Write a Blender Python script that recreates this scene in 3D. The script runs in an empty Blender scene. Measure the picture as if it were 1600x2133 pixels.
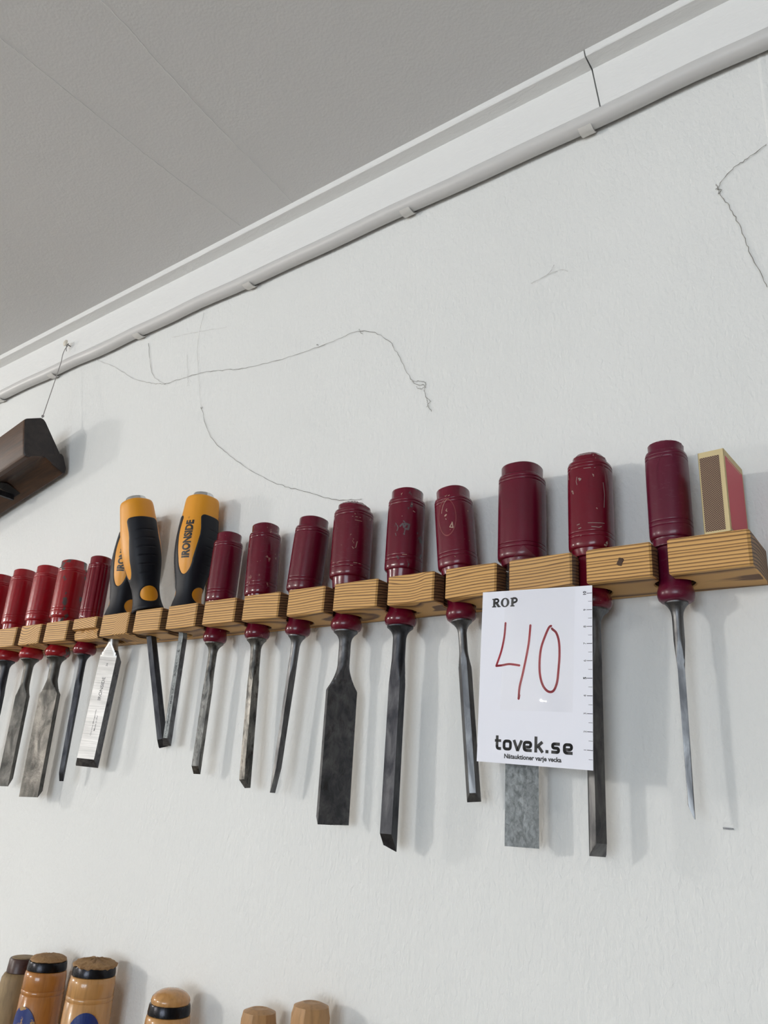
import bpy, bmesh, math, random
from mathutils import Vector, Matrix
from math import sin, cos, pi, sqrt, radians, atan2, hypot
SC = bpy.context.scene
COL = SC.collection
random.seed(7)

# ------------------------------------------------------------------ camera
cd = bpy.data.cameras.new('camera'); cam = bpy.data.objects.new('camera', cd); COL.objects.link(cam)
cd.sensor_fit = 'HORIZONTAL'; cd.sensor_width = 36.0; cd.lens = 36.0 * 1602 / 1600
cd.clip_start = 0.02; cd.clip_end = 60
CR = ((0.80688103, -0.15711076, -0.56943763), (0.58680148, 0.3239476, 0.74210644), (0.06787505, -0.93293845, 0.35358))
cam.matrix_world = Matrix([[CR[i][0], -CR[i][1], -CR[i][2], (0, -0.47, 0)[i]] for i in range(3)] + [[0, 0, 0, 1]])
SC.camera = cam

# ------------------------------------------------------------------ light and exposure
vs = SC.view_settings
SC.display_settings.display_device = 'sRGB'
vs.view_transform = 'Standard'; vs.look = 'None'; vs.gamma = 1.0; vs.use_curve_mapping = False
vs.exposure = 0.06
SC.cycles.use_denoising = True
SC.cycles.max_bounces = 10; SC.cycles.diffuse_bounces = 5; SC.cycles.glossy_bounces = 4
SC.cycles.caustics_reflective = False; SC.cycles.caustics_refractive = False
W = bpy.data.worlds.new('sky'); SC.world = W; W.use_nodes = True
W.node_tree.nodes['Background'].inputs[0].default_value = (0.80, 0.90, 1.0, 1)
W.node_tree.nodes['Background'].inputs[1].default_value = 9.5
LAMP_POWER = 66.0
LAMP_COLOUR = (1.0, 0.965, 0.915)
pl = bpy.data.lights.new('window_portal', 'AREA'); pl.shape = 'RECTANGLE'; pl.size = 1.8; pl.size_y = 1.12
pl.cycles.is_portal = True
po = bpy.data.objects.new('window_portal', pl); COL.objects.link(po)
po.matrix_world = Matrix.Translation((0.40, -3.61, -0.06)) @ Matrix.Rotation(radians(90), 4, 'X')

# ------------------------------------------------------------------ material helpers
class NT:
    def __init__(s, name):
        s.m = bpy.data.materials.new(name); s.m.use_nodes = True
        s.t = s.m.node_tree; s.n = s.t.nodes; s.b = s.n['Principled BSDF']; s.out = s.n['Material Output']
    def new(s, typ, **kw):
        n = s.n.new(typ)
        for k, v in kw.items():
            if k.startswith('i_'):
                key = k[2:]; key = int(key) if key.isdigit() else key.replace('_', ' ')
                n.inputs[key].default_value = v
            else: setattr(n, k, v)
        return n
    def L(s, a, b): s.t.links.new(a, b)
    def coord(s, scale=(1, 1, 1), rot=(0, 0, 0), loc=(0, 0, 0)):
        tc = s.new('ShaderNodeTexCoord'); mp = s.new('ShaderNodeMapping')
        mp.inputs['Scale'].default_value = scale; mp.inputs['Rotation'].default_value = rot; mp.inputs['Location'].default_value = loc
        s.L(tc.outputs['Object'], mp.inputs[0]); return mp.outputs[0]
    def noise(s, vec, scale, detail=3, rough=0.5, dist=0.0):
        n = s.new('ShaderNodeTexNoise'); n.inputs['Scale'].default_value = scale; n.inputs['Detail'].default_value = detail
        n.inputs['Roughness'].default_value = rough; n.inputs['Distortion'].default_value = dist
        s.L(vec, n.inputs['Vector']); return n.outputs[0]
    def ramp(s, fac, stops, interp='LINEAR'):
        r = s.new('ShaderNodeValToRGB'); cr = r.color_ramp; cr.interpolation = interp
        while len(cr.elements) < len(stops): cr.elements.new(0.5)
        for e, (p, c) in zip(cr.elements, stops):
            e.position = p; e.color = (*c, 1) if len(c) == 3 else c
        s.L(fac, r.inputs[0]); return r.outputs[0]
    def mix(s, fac, a, b, mode='MIX'):
        n = s.new('ShaderNodeMix', data_type='RGBA', blend_type=mode)
        for v, k in ((fac, 0), (a, 6), (b, 7)):
            if hasattr(v, 'is_output'): s.L(v, n.inputs[k])
            else: n.inputs[k].default_value = v if k == 0 else (*v, 1)
        return n.outputs[2]
    def math(s, op, a, b=None, c=None):
        n = s.new('ShaderNodeMath', operation=op)
        for k, v in enumerate((a, b, c)):
            if v is None: continue
            if hasattr(v, 'is_output'): s.L(v, n.inputs[k])
            else: n.inputs[k].default_value = v
        return n.outputs[0]
    def bump(s, h, strength, dist=0.001, prev=None):
        b = s.new('ShaderNodeBump'); b.inputs['Strength'].default_value = strength; b.inputs['Distance'].default_value = dist
        s.L(h, b.inputs['Height'])
        if prev is not None: s.L(prev, b.inputs['Normal'])
        return b.outputs[0]
    def set(s, **kw):
        for k, v in kw.items():
            k = k.replace('_', ' ')
            i = s.b.inputs[{'Base': 'Base Color', 'Spec': 'Specular IOR Level', 'Coat': 'Coat Weight'}.get(k, k)]
            if hasattr(v, 'is_output'): s.L(v, i)
            else: i.default_value = (*v, 1) if isinstance(v, tuple) else v
        return s

def plain(name, col, rough=0.5, spec=0.5, metal=0.0, coat=0.0):
    t = NT(name); t.set(Base=col, Roughness=rough, Spec=spec, Metallic=metal, Coat=coat); return t.m

def wall_mat(name, col, bstr=0.35, scale=(1, 1, 0.55)):
    t = NT(name)
    v = t.coord(scale)
    a = t.noise(v, 330, 3, 0.55, 0.4); b = t.noise(v, 85, 2, 0.5)
    h = t.math('ADD', a, t.math('MULTIPLY', b, 0.9))
    big = t.noise(t.coord((1, 1, 1)), 5, 3, 0.5)
    c = t.ramp(big, [(0.3, tuple(x * 0.965 for x in col)), (0.7, col)])
    t.set(Base=c, Roughness=0.62, Spec=0.3, Normal=t.bump(h, bstr, 0.0012)); return t.m

def ceiling_mat():
    t = NT('ceiling paint')
    v = t.coord(); a = t.noise(v, 420, 3, 0.55); b = t.noise(v, 110, 2)
    t.set(Base=(0.70, 0.695, 0.69), Roughness=0.7, Spec=0.25, Normal=t.bump(t.math('ADD', a, b), 0.25, 0.0010)); return t.m

def trim_mat():
    t = NT('trim gloss paint')
    v = t.coord((0.35, 1, 1)); a = t.noise(v, 240, 4, 0.6, 0.6); b = t.noise(v, 60, 2)
    t.set(Base=(0.83, 0.83, 0.82), Roughness=0.42, Spec=0.4, Normal=t.bump(t.math('ADD', a, b), 0.45, 0.0014)); return t.m

def pine_mat(name, seed=0.0):
    t = NT(name)
    v = t.coord(); sx = t.new('ShaderNodeSeparateXYZ'); t.L(v, sx.inputs[0])
    lw = t.noise(t.coord((9, 3, 3), loc=(seed, 0, 0)), 1.0, 1, 0.4)
    kn = t.noise(t.coord((13, 6, 9), loc=(seed + 3, 0, 0)), 1.0, 0, 0.4)
    kn = t.ramp(kn, [(0.62, (0, 0, 0)), (0.80, (1, 1, 1))])
    fine = t.noise(t.coord((40, 220, 220)), 1.0, 2)
    yy = t.math('ADD', sx.outputs[1], 0.02)
    d = t.math('ADD', sx.outputs[2], t.math('MULTIPLY', t.math('MULTIPLY', yy, yy), 6.0))
    d = t.math('ADD', d, t.math('MULTIPLY', t.math('SUBTRACT', lw, 0.5), 0.010))
    d = t.math('ADD', d, t.math('MULTIPLY', kn, 0.010))
    d = t.math('ADD', d, t.math('MULTIPLY', t.math('SUBTRACT', fine, 0.5), 0.0006))
    irr = t.noise(t.coord((4, 4, 210), loc=(0, seed, 1)), 1.0, 1)
    d = t.math('ADD', d, t.math('MULTIPLY', t.math('SUBTRACT', irr, 0.5), 0.0022))
    ring = t.math('FRACT', t.math('MULTIPLY', d, 1 / 0.0021))
    var = t.noise(t.coord((3, 3, 400)), 1.0, 2)
    light = t.mix(var, (0.70, 0.415, 0.150), (0.59, 0.320, 0.102))
    f = t.ramp(ring, [(0.0, (0, 0, 0)), (0.50, (0.05, 0.05, 0.05)), (0.83, (0.95, 0.95, 0.95)), (0.92, (0.95, 0.95, 0.95)), (1.0, (0, 0, 0))])
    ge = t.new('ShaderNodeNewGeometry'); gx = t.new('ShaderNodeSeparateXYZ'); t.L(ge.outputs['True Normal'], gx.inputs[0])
    eg = t.math('GREATER_THAN', t.math('ABSOLUTE', gx.outputs[0]), 0.72)   # end grain darkened further: the shade of the slot sides is painted in
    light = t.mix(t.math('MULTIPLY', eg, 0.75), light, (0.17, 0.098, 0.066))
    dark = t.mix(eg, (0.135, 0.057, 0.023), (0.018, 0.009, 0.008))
    c = t.mix(f, light, dark)
    fib = t.noise(t.coord((12, 900, 900)), 1.0, 2)
    t.set(Base=c, Roughness=0.55, Spec=0.3, Normal=t.bump(fib, 0.15, 0.0004)); return t.m

def wood_mat(name, c1, c2, scale=(60, 60, 7), rough=0.4, coat=0.0):
    t = NT(name)
    n = t.noise(t.coord(scale), 1.0, 5, 0.6, 0.8); n2 = t.noise(t.coord(tuple(s * 6 for s in scale)), 1.0, 3)
    c = t.ramp(n, [(0.28, c1), (0.72, c2)])
    c = t.mix(t.math('MULTIPLY', t.ramp(n2, [(0.5, (0, 0, 0)), (0.75, (1, 1, 1))]), 0.35), c, tuple(x * 0.35 for x in c1))
    t.set(Base=c, Roughness=rough, Spec=0.4, Coat=coat, Normal=t.bump(n2, 0.25, 0.0006)); return t.m

def steel_mat(name, lo, hi, rough=0.38, scale=90, streak=(1, 1, 0.35), rust=0.0, scratch=0.0):
    t = NT(name)
    n = t.noise(t.coord(streak), scale, 6, 0.65, 0.5)
    c = t.ramp(n, [(0.36, lo), (0.66, hi)])
    if rust:
        r = t.noise(t.coord((1, 1, 0.6), loc=(3, 1, 2)), scale * 1.8, 5, 0.7)
        c = t.mix(t.math('MULTIPLY', t.ramp(r, [(0.55, (0, 0, 0)), (0.68, (1, 1, 1))]), rust), c, (0.035, 0.024, 0.02))
    ro = t.ramp(n, [(0.3, (rough + 0.14,) * 3), (0.7, (rough,) * 3)])
    h = t.noise(t.coord((1, 1, 1)), 600, 3)
    t.set(Base=c, Metallic=1.0, Roughness=ro, Normal=t.bump(h, 0.12 + scratch, 0.0004)); return t.m

def brushed_mat():
    t = NT('brushed bright steel')
    n = t.noise(t.coord((25, 25, 900)), 1.0, 4, 0.6); m = t.noise(t.coord((20, 20, 60)), 1.0, 3)
    c = t.ramp(t.math('ADD', t.math('MULTIPLY', n, 0.5), t.math('MULTIPLY', m, 0.5)), [(0.35, (0.36, 0.345, 0.33)), (0.65, (0.66, 0.635, 0.605))])
    t.set(Base=c, Metallic=1.0, Roughness=0.36, Normal=t.bump(n, 0.2, 0.0003)); return t.m

def red_mat(name, col, wear=None, amt=0.0, scale=60, seed=0.0, rough=0.34, scuff=0.0, bump=0.08):
    t = NT(name)
    n = t.noise(t.coord((1, 1, 0.7), loc=(seed, seed * 2, 0)), 45, 3)
    c = t.ramp(n, [(0.3, tuple(x * 0.86 for x in col)), (0.7, col)])
    if scuff:
        s = t.noise(t.coord((1, 1, 2.2), loc=(seed, 0, seed)), 130, 5, 0.75, 1.2)
        c = t.mix(t.math('MULTIPLY', t.ramp(s, [(0.56, (0, 0, 0)), (0.72, (1, 1, 1))]), scuff), c, (0.22, 0.11, 0.14))
    if wear:
        w = t.noise(t.coord((1, 1, 0.8), loc=(seed * 1.3, 2, seed)), scale, 3, 0.6)
        c = t.mix(t.ramp(w, [(1 - amt - 0.02, (0, 0, 0)), (1 - amt + 0.01, (1, 1, 1))]), c, wear)
    h = t.noise(t.coord(), 320, 2)
    t.set(Base=c, Roughness=max(0.15, rough - 0.11), Spec=0.42, Coat=0.05, Normal=t.bump(h, bump, 0.0004)); return t.m

# ------------------------------------------------------------------ mesh helpers
def link(name, me, mat, parent=None):
    o = bpy.data.objects.new(name, me); COL.objects.link(o)
    if mat is not None: me.materials.append(mat)
    if parent is not None: o.parent = parent
    return o
def obj(name, V, F, mat, parent=None, smooth=None):
    me = bpy.data.meshes.new(name); me.from_pydata([tuple(v) for v in V], [], F); me.update()
    bm = bmesh.new(); bm.from_mesh(me)
    bmesh.ops.remove_doubles(bm, verts=bm.verts, dist=1e-6)
    bmesh.ops.recalc_face_normals(bm, faces=bm.faces); bm.to_mesh(me); bm.free()
    if smooth:
        me.polygons.foreach_set('use_smooth', [True] * len(me.polygons)); me.set_sharp_from_angle(angle=radians(smooth))
    return link(name, me, mat, parent)
def flat(name, V, F, mat, parent=None):
    me = bpy.data.meshes.new(name); me.from_pydata([tuple(v) for v in V], [], F); me.update()
    return link(name, me, mat, parent)
def loft(rings, cap0=True, cap1=True, closed=True):
    V = []; F = []; n = len(rings[0])
    for r in rings: V += r
    for i in range(len(rings) - 1):
        for j in range(n if closed else n - 1):
            a = i * n + j; b = i * n + (j + 1) % n
            F.append((a, b, b + n, a + n))
    if cap0: F.append(tuple(range(n)))
    if cap1: F.append(tuple(range((len(rings) - 1) * n, len(rings) * n)))
    return V, F
def srad(th, n):
    return 1.0 / (abs(cos(th)) ** n + abs(sin(th)) ** n) ** (1.0 / n)
def sring(s, r, n=2.0, N=48, ry=None, rot=0.0, zf=None):
    out = []
    for k in range(N):
        th = 2 * pi * k / N; q = srad(th, n)
        x, y = r * q * cos(th), (ry or r) * q * sin(th)
        out.append((x * cos(rot) - y * sin(rot), x * sin(rot) + y * cos(rot), s + (zf(x, y) if zf else 0)))
    return out
def box(x0, x1, y0, y1, z0, z1):
    V = [(x, y, z) for x in (x0, x1) for y in (y0, y1) for z in (z0, z1)]
    return V, [(0, 1, 3, 2), (4, 6, 7, 5), (0, 4, 5, 1), (2, 3, 7, 6), (0, 2, 6, 4), (1, 5, 7, 3)]
def join(*parts):
    V = []; F = []
    for v, f in parts:
        k = len(V); V += list(v); F += [tuple(i + k for i in q) for q in f]
    return V, F
def tube(pts, r, N=8, caps=True):
    rings = []; P = [Vector(p) for p in pts]; up = None
    for i, p in enumerate(P):
        d = (P[min(i + 1, len(P) - 1)] - P[max(i - 1, 0)]).normalized()
        if up is None:
            up = Vector((0, 0, 1)) if abs(d.z) < 0.9 else Vector((1, 0, 0))
        s = d.cross(up).normalized(); up = s.cross(d).normalized()
        rr = r[i] if isinstance(r, (list, tuple)) else r
        rings.append([tuple(p + s * (rr * cos(2 * pi * k / N)) + up * (rr * sin(2 * pi * k / N))) for k in range(N)])
    return loft(rings, caps, caps)
def smoothpath(pts, m=6):
    P = [Vector(p) for p in pts]; out = []
    for i in range(len(P) - 1):
        p0, p1, p2, p3 = P[max(i - 1, 0)], P[i], P[i + 1], P[min(i + 2, len(P) - 1)]
        for k in range(m):
            t = k / m
            out.append(0.5 * ((2 * p1) + (p2 - p0) * t + (2 * p0 - 5 * p1 + 4 * p2 - p3) * t * t + (3 * p1 - p0 - 3 * p2 + p3) * t ** 3))
    out.append(P[-1]); return out
def bevel(o, w, seg=2):
    bm = bmesh.new(); bm.from_mesh(o.data)
    bmesh.ops.bevel(bm, geom=bm.edges[:], offset=w, segments=seg, affect='EDGES', profile=0.6)
    bm.to_mesh(o.data); bm.free()
    o.data.polygons.foreach_set('use_smooth', [True] * len(o.data.polygons)); o.data.set_sharp_from_angle(angle=radians(50))
def thing(name, label, cat, mat4=None, group=None):
    o = bpy.data.objects.new(name, None); COL.objects.link(o); o.empty_display_size = 0.02
    if mat4 is not None: o.matrix_world = mat4
    o['label'] = label; o['category'] = cat
    if group: o['group'] = group
    return o
def tag(o, label, cat, group=None):
    o['label'] = label; o['category'] = cat
    if group: o['group'] = group
    return o
def struct(o): o['kind'] = 'structure'; return o

# strokes and lettering, in a flat plane (x, y)
def stroke(pts, w, closed=False, roundcap=True, N=10):
    V = []; F = []; n = len(pts)
    for i in range(n if closed else n - 1):
        (x0, y0), (x1, y1) = pts[i], pts[(i + 1) % n]
        L = hypot(x1 - x0, y1 - y0)
        if L < 1e-9: continue
        nx, ny = -(y1 - y0) / L * w / 2, (x1 - x0) / L * w / 2
        k = len(V); V += [(x0 + nx, y0 + ny), (x0 - nx, y0 - ny), (x1 - nx, y1 - ny), (x1 + nx, y1 + ny)]; F.append((k, k + 1, k + 2, k + 3))
    for i, (x, y) in enumerate(pts):
        if not closed and not roundcap and i in (0, n - 1): continue
        k = len(V); V += [(x + w / 2 * cos(2 * pi * j / N), y + w / 2 * sin(2 * pi * j / N)) for j in range(N)]; F.append(tuple(range(k, k + N)))
    return V, F
def arc(cx, cy, rx, ry, a0, a1, n=14): return [(cx + rx * cos(radians(a0 + (a1 - a0) * i / n)), cy + ry * sin(radians(a0 + (a1 - a0) * i / n))) for i in range(n + 1)]
def rounded(pts, r, closed=False, m=5):
    out = []; n = len(pts)
    for i in range(n):
        if not closed and i in (0, n - 1): out.append(pts[i]); continue
        p = Vector(pts[i]); a = Vector(pts[i - 1]) - p; b = Vector(pts[(i + 1) % n]) - p
        ra = min(r, a.length * 0.5, b.length * 0.5); A = p + a.normalized() * ra; B = p + b.normalized() * ra
        for k in range(m + 1):
            t = k / m; q = A * (1 - t) ** 2 + p * 2 * t * (1 - t) + B * t * t; out.append((q.x, q.y))
    return out
def text2d(body, size, bold=0.0, xs=1.0, align='LEFT'):
    c = bpy.data.curves.new('lettering', 'FONT'); c.body = body; c.size = size; c.offset = bold * size; c.align_x = align
    c.resolution_u = 3
    o = bpy.data.objects.new('lettering', c); COL.objects.link(o)
    bpy.context.view_layer.update()
    me = bpy.data.meshes.new_from_object(o.evaluated_get(bpy.context.evaluated_depsgraph_get()))
    V = [(v.co.x * xs, v.co.y) for v in me.vertices]; F = [tuple(p.vertices) for p in me.polygons]
    bpy.data.objects.remove(o); bpy.data.curves.remove(c); bpy.data.meshes.remove(me)
    return V, F
def fit(VF, x0, x1, y0=None, y1=None):
    V, F = VF; ax = min(v[0] for v in V); bx = max(v[0] for v in V); ay = min(v[1] for v in V); by = max(v[1] for v in V)
    k = (x1 - x0) / (bx - ax)
    if y0 is None: return [((v[0] - ax) * k + x0, v[1] * k) for v in V], F
    ky = (y1 - y0) / (by - ay)
    return [((v[0] - ax) * k + x0, (v[1] - ay) * ky + y0) for v in V], F
def subdiv2(VF, cuts):
    bm = bmesh.new(); vs_ = [bm.verts.new((*v, 0)) for v in VF[0]]
    for f in VF[1]:
        try: bm.faces.new([vs_[i] for i in f])
        except ValueError: pass
    bmesh.ops.triangulate(bm, faces=bm.faces[:])
    bmesh.ops.subdivide_edges(bm, edges=bm.edges[:], cuts=cuts, use_grid_fill=True)
    bm.verts.index_update()
    V = [(v.co.x, v.co.y) for v in bm.verts]; F = [tuple(v.index for v in f.verts) for f in bm.faces]; bm.free(); return V, F

# ------------------------------------------------------------------ materials
M = {}
M['wall'] = wall_mat('white wall paint', (0.80, 0.805, 0.79), 0.6)
M['wall3'] = plain('grey brown panel paint', (0.30, 0.275, 0.25), 0.7)
M['wall2'] = plain('plain light paint', (0.58, 0.57, 0.55), 0.7)
M['ceil'] = ceiling_mat()
M['trim'] = trim_mat()
M['floor'] = wood_mat('dark floor boards', (0.155, 0.135, 0.112), (0.22, 0.195, 0.165), (2, 20, 20), 0.5)
M['cable'] = plain('white painted cable', (0.62, 0.61, 0.60), 0.42)
M['clip'] = plain('painted metal clip', (0.74, 0.72, 0.69), 0.4)
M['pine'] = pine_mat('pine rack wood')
M['maroon'] = red_mat('maroon handle', (0.150, 0.0045, 0.020))
M['chrome'] = steel_mat('polished cap steel', (0.55, 0.56, 0.57), (0.75, 0.76, 0.77), 0.15)
M['yellow'] = plain('yellow plastic', (0.76, 0.31, 0.012), 0.42)
M['rubber'] = plain('black rubber', (0.0065, 0.0078, 0.013), 0.5, 0.3)
M['ink'] = plain('black print', (0.006, 0.006, 0.008), 0.5)
M['greyink'] = plain('etched grey print', (0.12, 0.12, 0.12), 0.5)
M['marker'] = plain('red marker ink', (0.50, 0.014, 0.040), 0.5)
M['paper'] = plain('white card paper', (0.83, 0.84, 0.92), 0.6)
M['bright'] = brushed_mat()
M['steel'] = steel_mat('grey tool steel', (0.10, 0.10, 0.105), (0.22, 0.22, 0.22), 0.34)
M['dark'] = steel_mat('dark patinated steel', (0.035, 0.036, 0.042), (0.085, 0.086, 0.092), 0.40, 110)
M['slate'] = steel_mat('slate grey steel', (0.085, 0.086, 0.092), (0.20, 0.20, 0.208), 0.42, 110, (1, 1, 0.6), 0.5)
M['mid'] = steel_mat('grey patinated steel', (0.062, 0.061, 0.057), (0.17, 0.16, 0.146), 0.40, 70, (1, 1, 0.5), 0.4, 0.2)
M['pit'] = steel_mat('pitted steel', (0.06, 0.06, 0.058), (0.24, 0.23, 0.21), 0.38, 160, (1, 1, 0.4), 0.8)
M['pale'] = steel_mat('pale mottled steel', (0.17, 0.175, 0.17), (0.29, 0.295, 0.285), 0.45, 420, (1, 1, 0.6), 0.25)
M['wornmetal'] = plain('bare grey wear', (0.085, 0.06, 0.065), 0.5)
M['wornpale'] = plain('bare pale wear', (0.42, 0.29, 0.22), 0.6)
M['worngrey'] = plain('bare dull wear', (0.24, 0.19, 0.17), 0.6)
M['string'] = plain('grey string', (0.36, 0.34, 0.33), 0.9)
M['pin'] = plain('cream pin head', (0.72, 0.67, 0.58), 0.3)
M['web'] = plain('dusty web', (0.26, 0.25, 0.23), 0.9)
M['webpale'] = plain('pale dusty web', (0.58, 0.57, 0.55), 0.9)
M['hoop'] = steel_mat('black hoop steel', (0.012, 0.012, 0.014), (0.04, 0.04, 0.045), 0.22)
M['blue'] = plain('blue label', (0.012, 0.035, 0.16), 0.4)
M['plane'] = wood_mat('dark brown planing wood', (0.014, 0.0075, 0.0055), (0.105, 0.048, 0.022), (5, 55, 55), 0.42)
M['matchcard'] = plain('cream card', (0.62, 0.50, 0.27), 0.65)
M['matchred'] = plain('red label paper', (0.58, 0.055, 0.080), 0.5)

# ------------------------------------------------------------------ setting
FL, CE = -1.80, 0.5923
RX0, RX1, RY = -4.0, 1.5, -3.6
wall = struct(obj('wall_back', *box(RX0, RX1, 0, 0.12, FL, CE), M['wall']))
# ridge of a wallpaper joint on the right
pts = []
ring = []
for i in range(60):
    z = FL + 0.02 + (0.53 - FL - 0.02) * i / 59
    x = -0.047 + 0.0004 * sin(i * 2.7) + 0.0003 * sin(i * 1.1)
    ring.append([(x - 0.0016, 0.0, z), (x - 0.0004, -0.0006, z), (x + 0.0008, -0.0007, z), (x + 0.004, 0.0, z)])
V, F = loft(ring, False, False, False)
obj('wallpaper_joint', V, F, M['wall'], wall, 60)
ceil = struct(obj('ceiling', *box(RX0, RX1, RY, 0.12, CE, CE + 0.12), M['ceil']))
def seam(name, pts):
    P = smoothpath([(x, y, 0) for x, y in pts], 14); rg = []
    for i, p in enumerate(P):
        q = p.x + random.uniform(-0.0004, 0.0004); w = random.uniform(0.0004, 0.0010)
        rg.append([(q - w, p.y, CE), (q, p.y, CE - 0.0004), (q + w, p.y, CE)])
    return flat(name, *loft(rg, False, False, False), M['ceil'], ceil)
seam('paint_crack', [(-0.470, -0.60), (-0.474, -0.33), (-0.476, -0.2574), (-0.4813, -0.2136), (-0.4884, -0.1397), (-0.4915, -0.0714), (-0.495, -0.0247)])
seam('paint_crack', [(-0.584, -0.60), (-0.580, -0.33), (-0.5788, -0.2877), (-0.578, -0.2411), (-0.5774, -0.1725), (-0.5761, -0.132), (-0.5697, -0.0297)])
struct(obj('floor', *box(RX0, RX1, RY, 0.12, FL - 0.1, FL), M['floor']))
struct(obj('wall_left', *box(RX0 - 0.1, RX0, RY, 0.12, FL, CE), M['wall2']))
WX0, WX1, WZ0, WZ1 = -0.5, 1.3, -0.62, 0.50
WF = RY - 0.1
struct(obj('wall_right', *box(RX1, RX1 + 0.1, RY - 0.1, 0.12, FL, CE), M['wall3']))
struct(obj('wall_front', *join(box(RX0 - 0.1, WX0, WF, RY, FL, CE), box(WX1, RX1, WF, RY, FL, CE), box(WX0, WX1, WF, RY, FL, WZ0), box(WX0, WX1, WF, RY, WZ1, CE)), M['wall2']))
fr = struct(obj('window_1', *join(box(WX0, WX0 + 0.05, WF + 0.03, WF + 0.08, WZ0, WZ1), box(WX1 - 0.05, WX1, WF + 0.03, WF + 0.08, WZ0, WZ1),
                                  box(WX0 + 0.05, WX1 - 0.05, WF + 0.03, WF + 0.08, WZ0, WZ0 + 0.05), box(WX0 + 0.05, WX1 - 0.05, WF + 0.03, WF + 0.08, WZ1 - 0.05, WZ1),
                                  box(0.375, 0.425, WF + 0.035, WF + 0.075, WZ0 + 0.05, WZ1 - 0.05)), M['trim']))
g = NT('window glass'); tr = g.new('ShaderNodeBsdfTransparent'); gl = g.new('ShaderNodeBsdfGlossy', i_Roughness=0.0); mx = g.new('ShaderNodeMixShader', i_0=0.06)
g.L(tr.outputs[0], mx.inputs[1]); g.L(gl.outputs[0], mx.inputs[2]); g.L(mx.outputs[0], g.out.inputs[0])
obj('pane', *box(WX0 + 0.05, 0.375, WF + 0.052, WF + 0.056, WZ0 + 0.05, WZ1 - 0.05), g.m, fr)
obj('pane', *box(0.425, WX1 - 0.05, WF + 0.052, WF + 0.056, WZ0 + 0.05, WZ1 - 0.05), g.m, fr)

# cornice: stepped moulding in two lengths that meet in an open joint
prof = [(-0.0, 0.5394), (-0.0085, 0.5394), (-0.010, 0.5406), (-0.010, 0.5848), (-0.0240, 0.5848), (-0.0246, 0.5854), (-0.0246, CE), (0.0, CE)]
def jx(y, z): return -0.1629 - (z - 0.5394) * 0.10 + (0.0006 if z < 0.56 else -0.0004)
def trimpiece(name, x0, x1, side):
    rings = []
    for i in range(2):
        rings.append([((x0, x1)[i] if (i == 0) == (side == 'L') else jx(y, z) + (-0.0006 if side == 'L' else 0.0006), y - (0.0003 if side == 'R' else 0), z) for y, z in prof])
    return struct(obj(name, *loft(rings), M['trim']))
trimpiece('trim_1', RX0, 0, 'L'); trimpiece('trim_2', 0, RX1, 'R')

# white cable clipped below the cornice
random.seed(3)
pts = []
clipx = [-1.282, -1.091, -0.952, -0.761, -0.565, -0.353, -0.175, 0.02, 0.22]
x = RX0 + 0.05
while x < RX1 - 0.05:
    sag = min(abs(x - c) for c in clipx)
    pts.append((x, -0.0080, 0.5318 - 0.0012 * sin(x * 21) * (sag / 0.1 if sag < 0.1 else 1) + 0.0006 * sin(x * 47)))
    x += 0.02
tag(obj('cable', *tube(pts, 0.0072, 16), M['cable'], None, 60), 'white painted cable running along the lower edge of the ceiling moulding', 'cable')
names = {-1.091: 'white cable clip at the left edge of the picture, below the cable', -0.952: 'white cable clip beside the grey string of the wooden plane',
         -0.761: 'white cable clip on the cable right of the string and push pin', -0.565: 'white cable clip on the middle of the cable, above the long cobweb',
         -0.353: 'white cable clip second from the open moulding joint', -0.175: 'white cable clip just below the open joint in the moulding'}
for cx in clipx:
    if cx not in names: continue
    zc_ = min(pts, key=lambda p: abs(p[0] - cx))[2]; rings = []
    for a in [x_ / 14 for x_ in range(15)]:
        th = radians(75 - 235 * a)      # wraps from the wall under the cable to its lower front
        rings.append((th, 0.0073)); 
    def strap(t0, t1, r0, w, xo):
        rg = []
        for k in range(15):
            th = radians(t0 + (t1 - t0) * k / 14); c, s = cos(th), sin(th)
            rg.append([(cx + xo - w, -0.0080 - r * c, zc_ + r * s) for r in (r0, r0 + 0.0011)] + [(cx + xo + w, -0.0080 - r * c, zc_ + r * s) for r in (r0 + 0.0011, r0)])
        return loft(rg)
    a = strap(-176, -55, 0.0084, 0.0055, 0.0)
    b = strap(70, 112, 0.0073, 0.0060, -0.002)
    c = box(cx - 0.0055, cx + 0.0055, -0.0012, 0.0, zc_ - 0.0145, zc_ - 0.0065)
    tag(obj('cable_clip', *join(a, b), M['clip'], None, 40), names[cx], 'clip', 'clips along the white cable')

# ceiling lamps: ring-shaped fittings further into the room
def lamp(x, y, label, pw):
    t = thing('ceiling_lamp', label, 'lamp', Matrix.Translation((x, y, CE)), 'round ceiling lamps')
    base = [sring(-z, r, 2, 40) for z, r in ((0, 0.16), (0.02, 0.17), (0.03, 0.16))]
    obj('housing', *loft(base), M['clip'], t, 40)
    em = NT('lamp diffuser'); em.b.inputs['Emission Color'].default_value = (*LAMP_COLOUR, 1); em.b.inputs['Emission Strength'].default_value = 2.0
    obj('diffuser', *loft([sring(-z, r, 2, 40) for z, r in ((0.0301, 0.15), (0.07, 0.14), (0.085, 0.11), (0.09, 0.04))]), em.m, t, 50)
    l = bpy.data.lights.new('lamp_light', 'POINT'); l.shadow_soft_size = 0.10; l.energy = pw; l.color = LAMP_COLOUR
    lo = bpy.data.objects.new('lamp_light', l); COL.objects.link(lo); lo.parent = t; lo.location = (0, 0, -0.20)
    return t
lamp(-2.85, -1.25, 'round white ceiling lamp nearest the tool wall', LAMP_POWER * 0.6)
lamp(-2.25, -2.80, 'round white ceiling lamp further from the tool wall', LAMP_POWER * 1.15)

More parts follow.
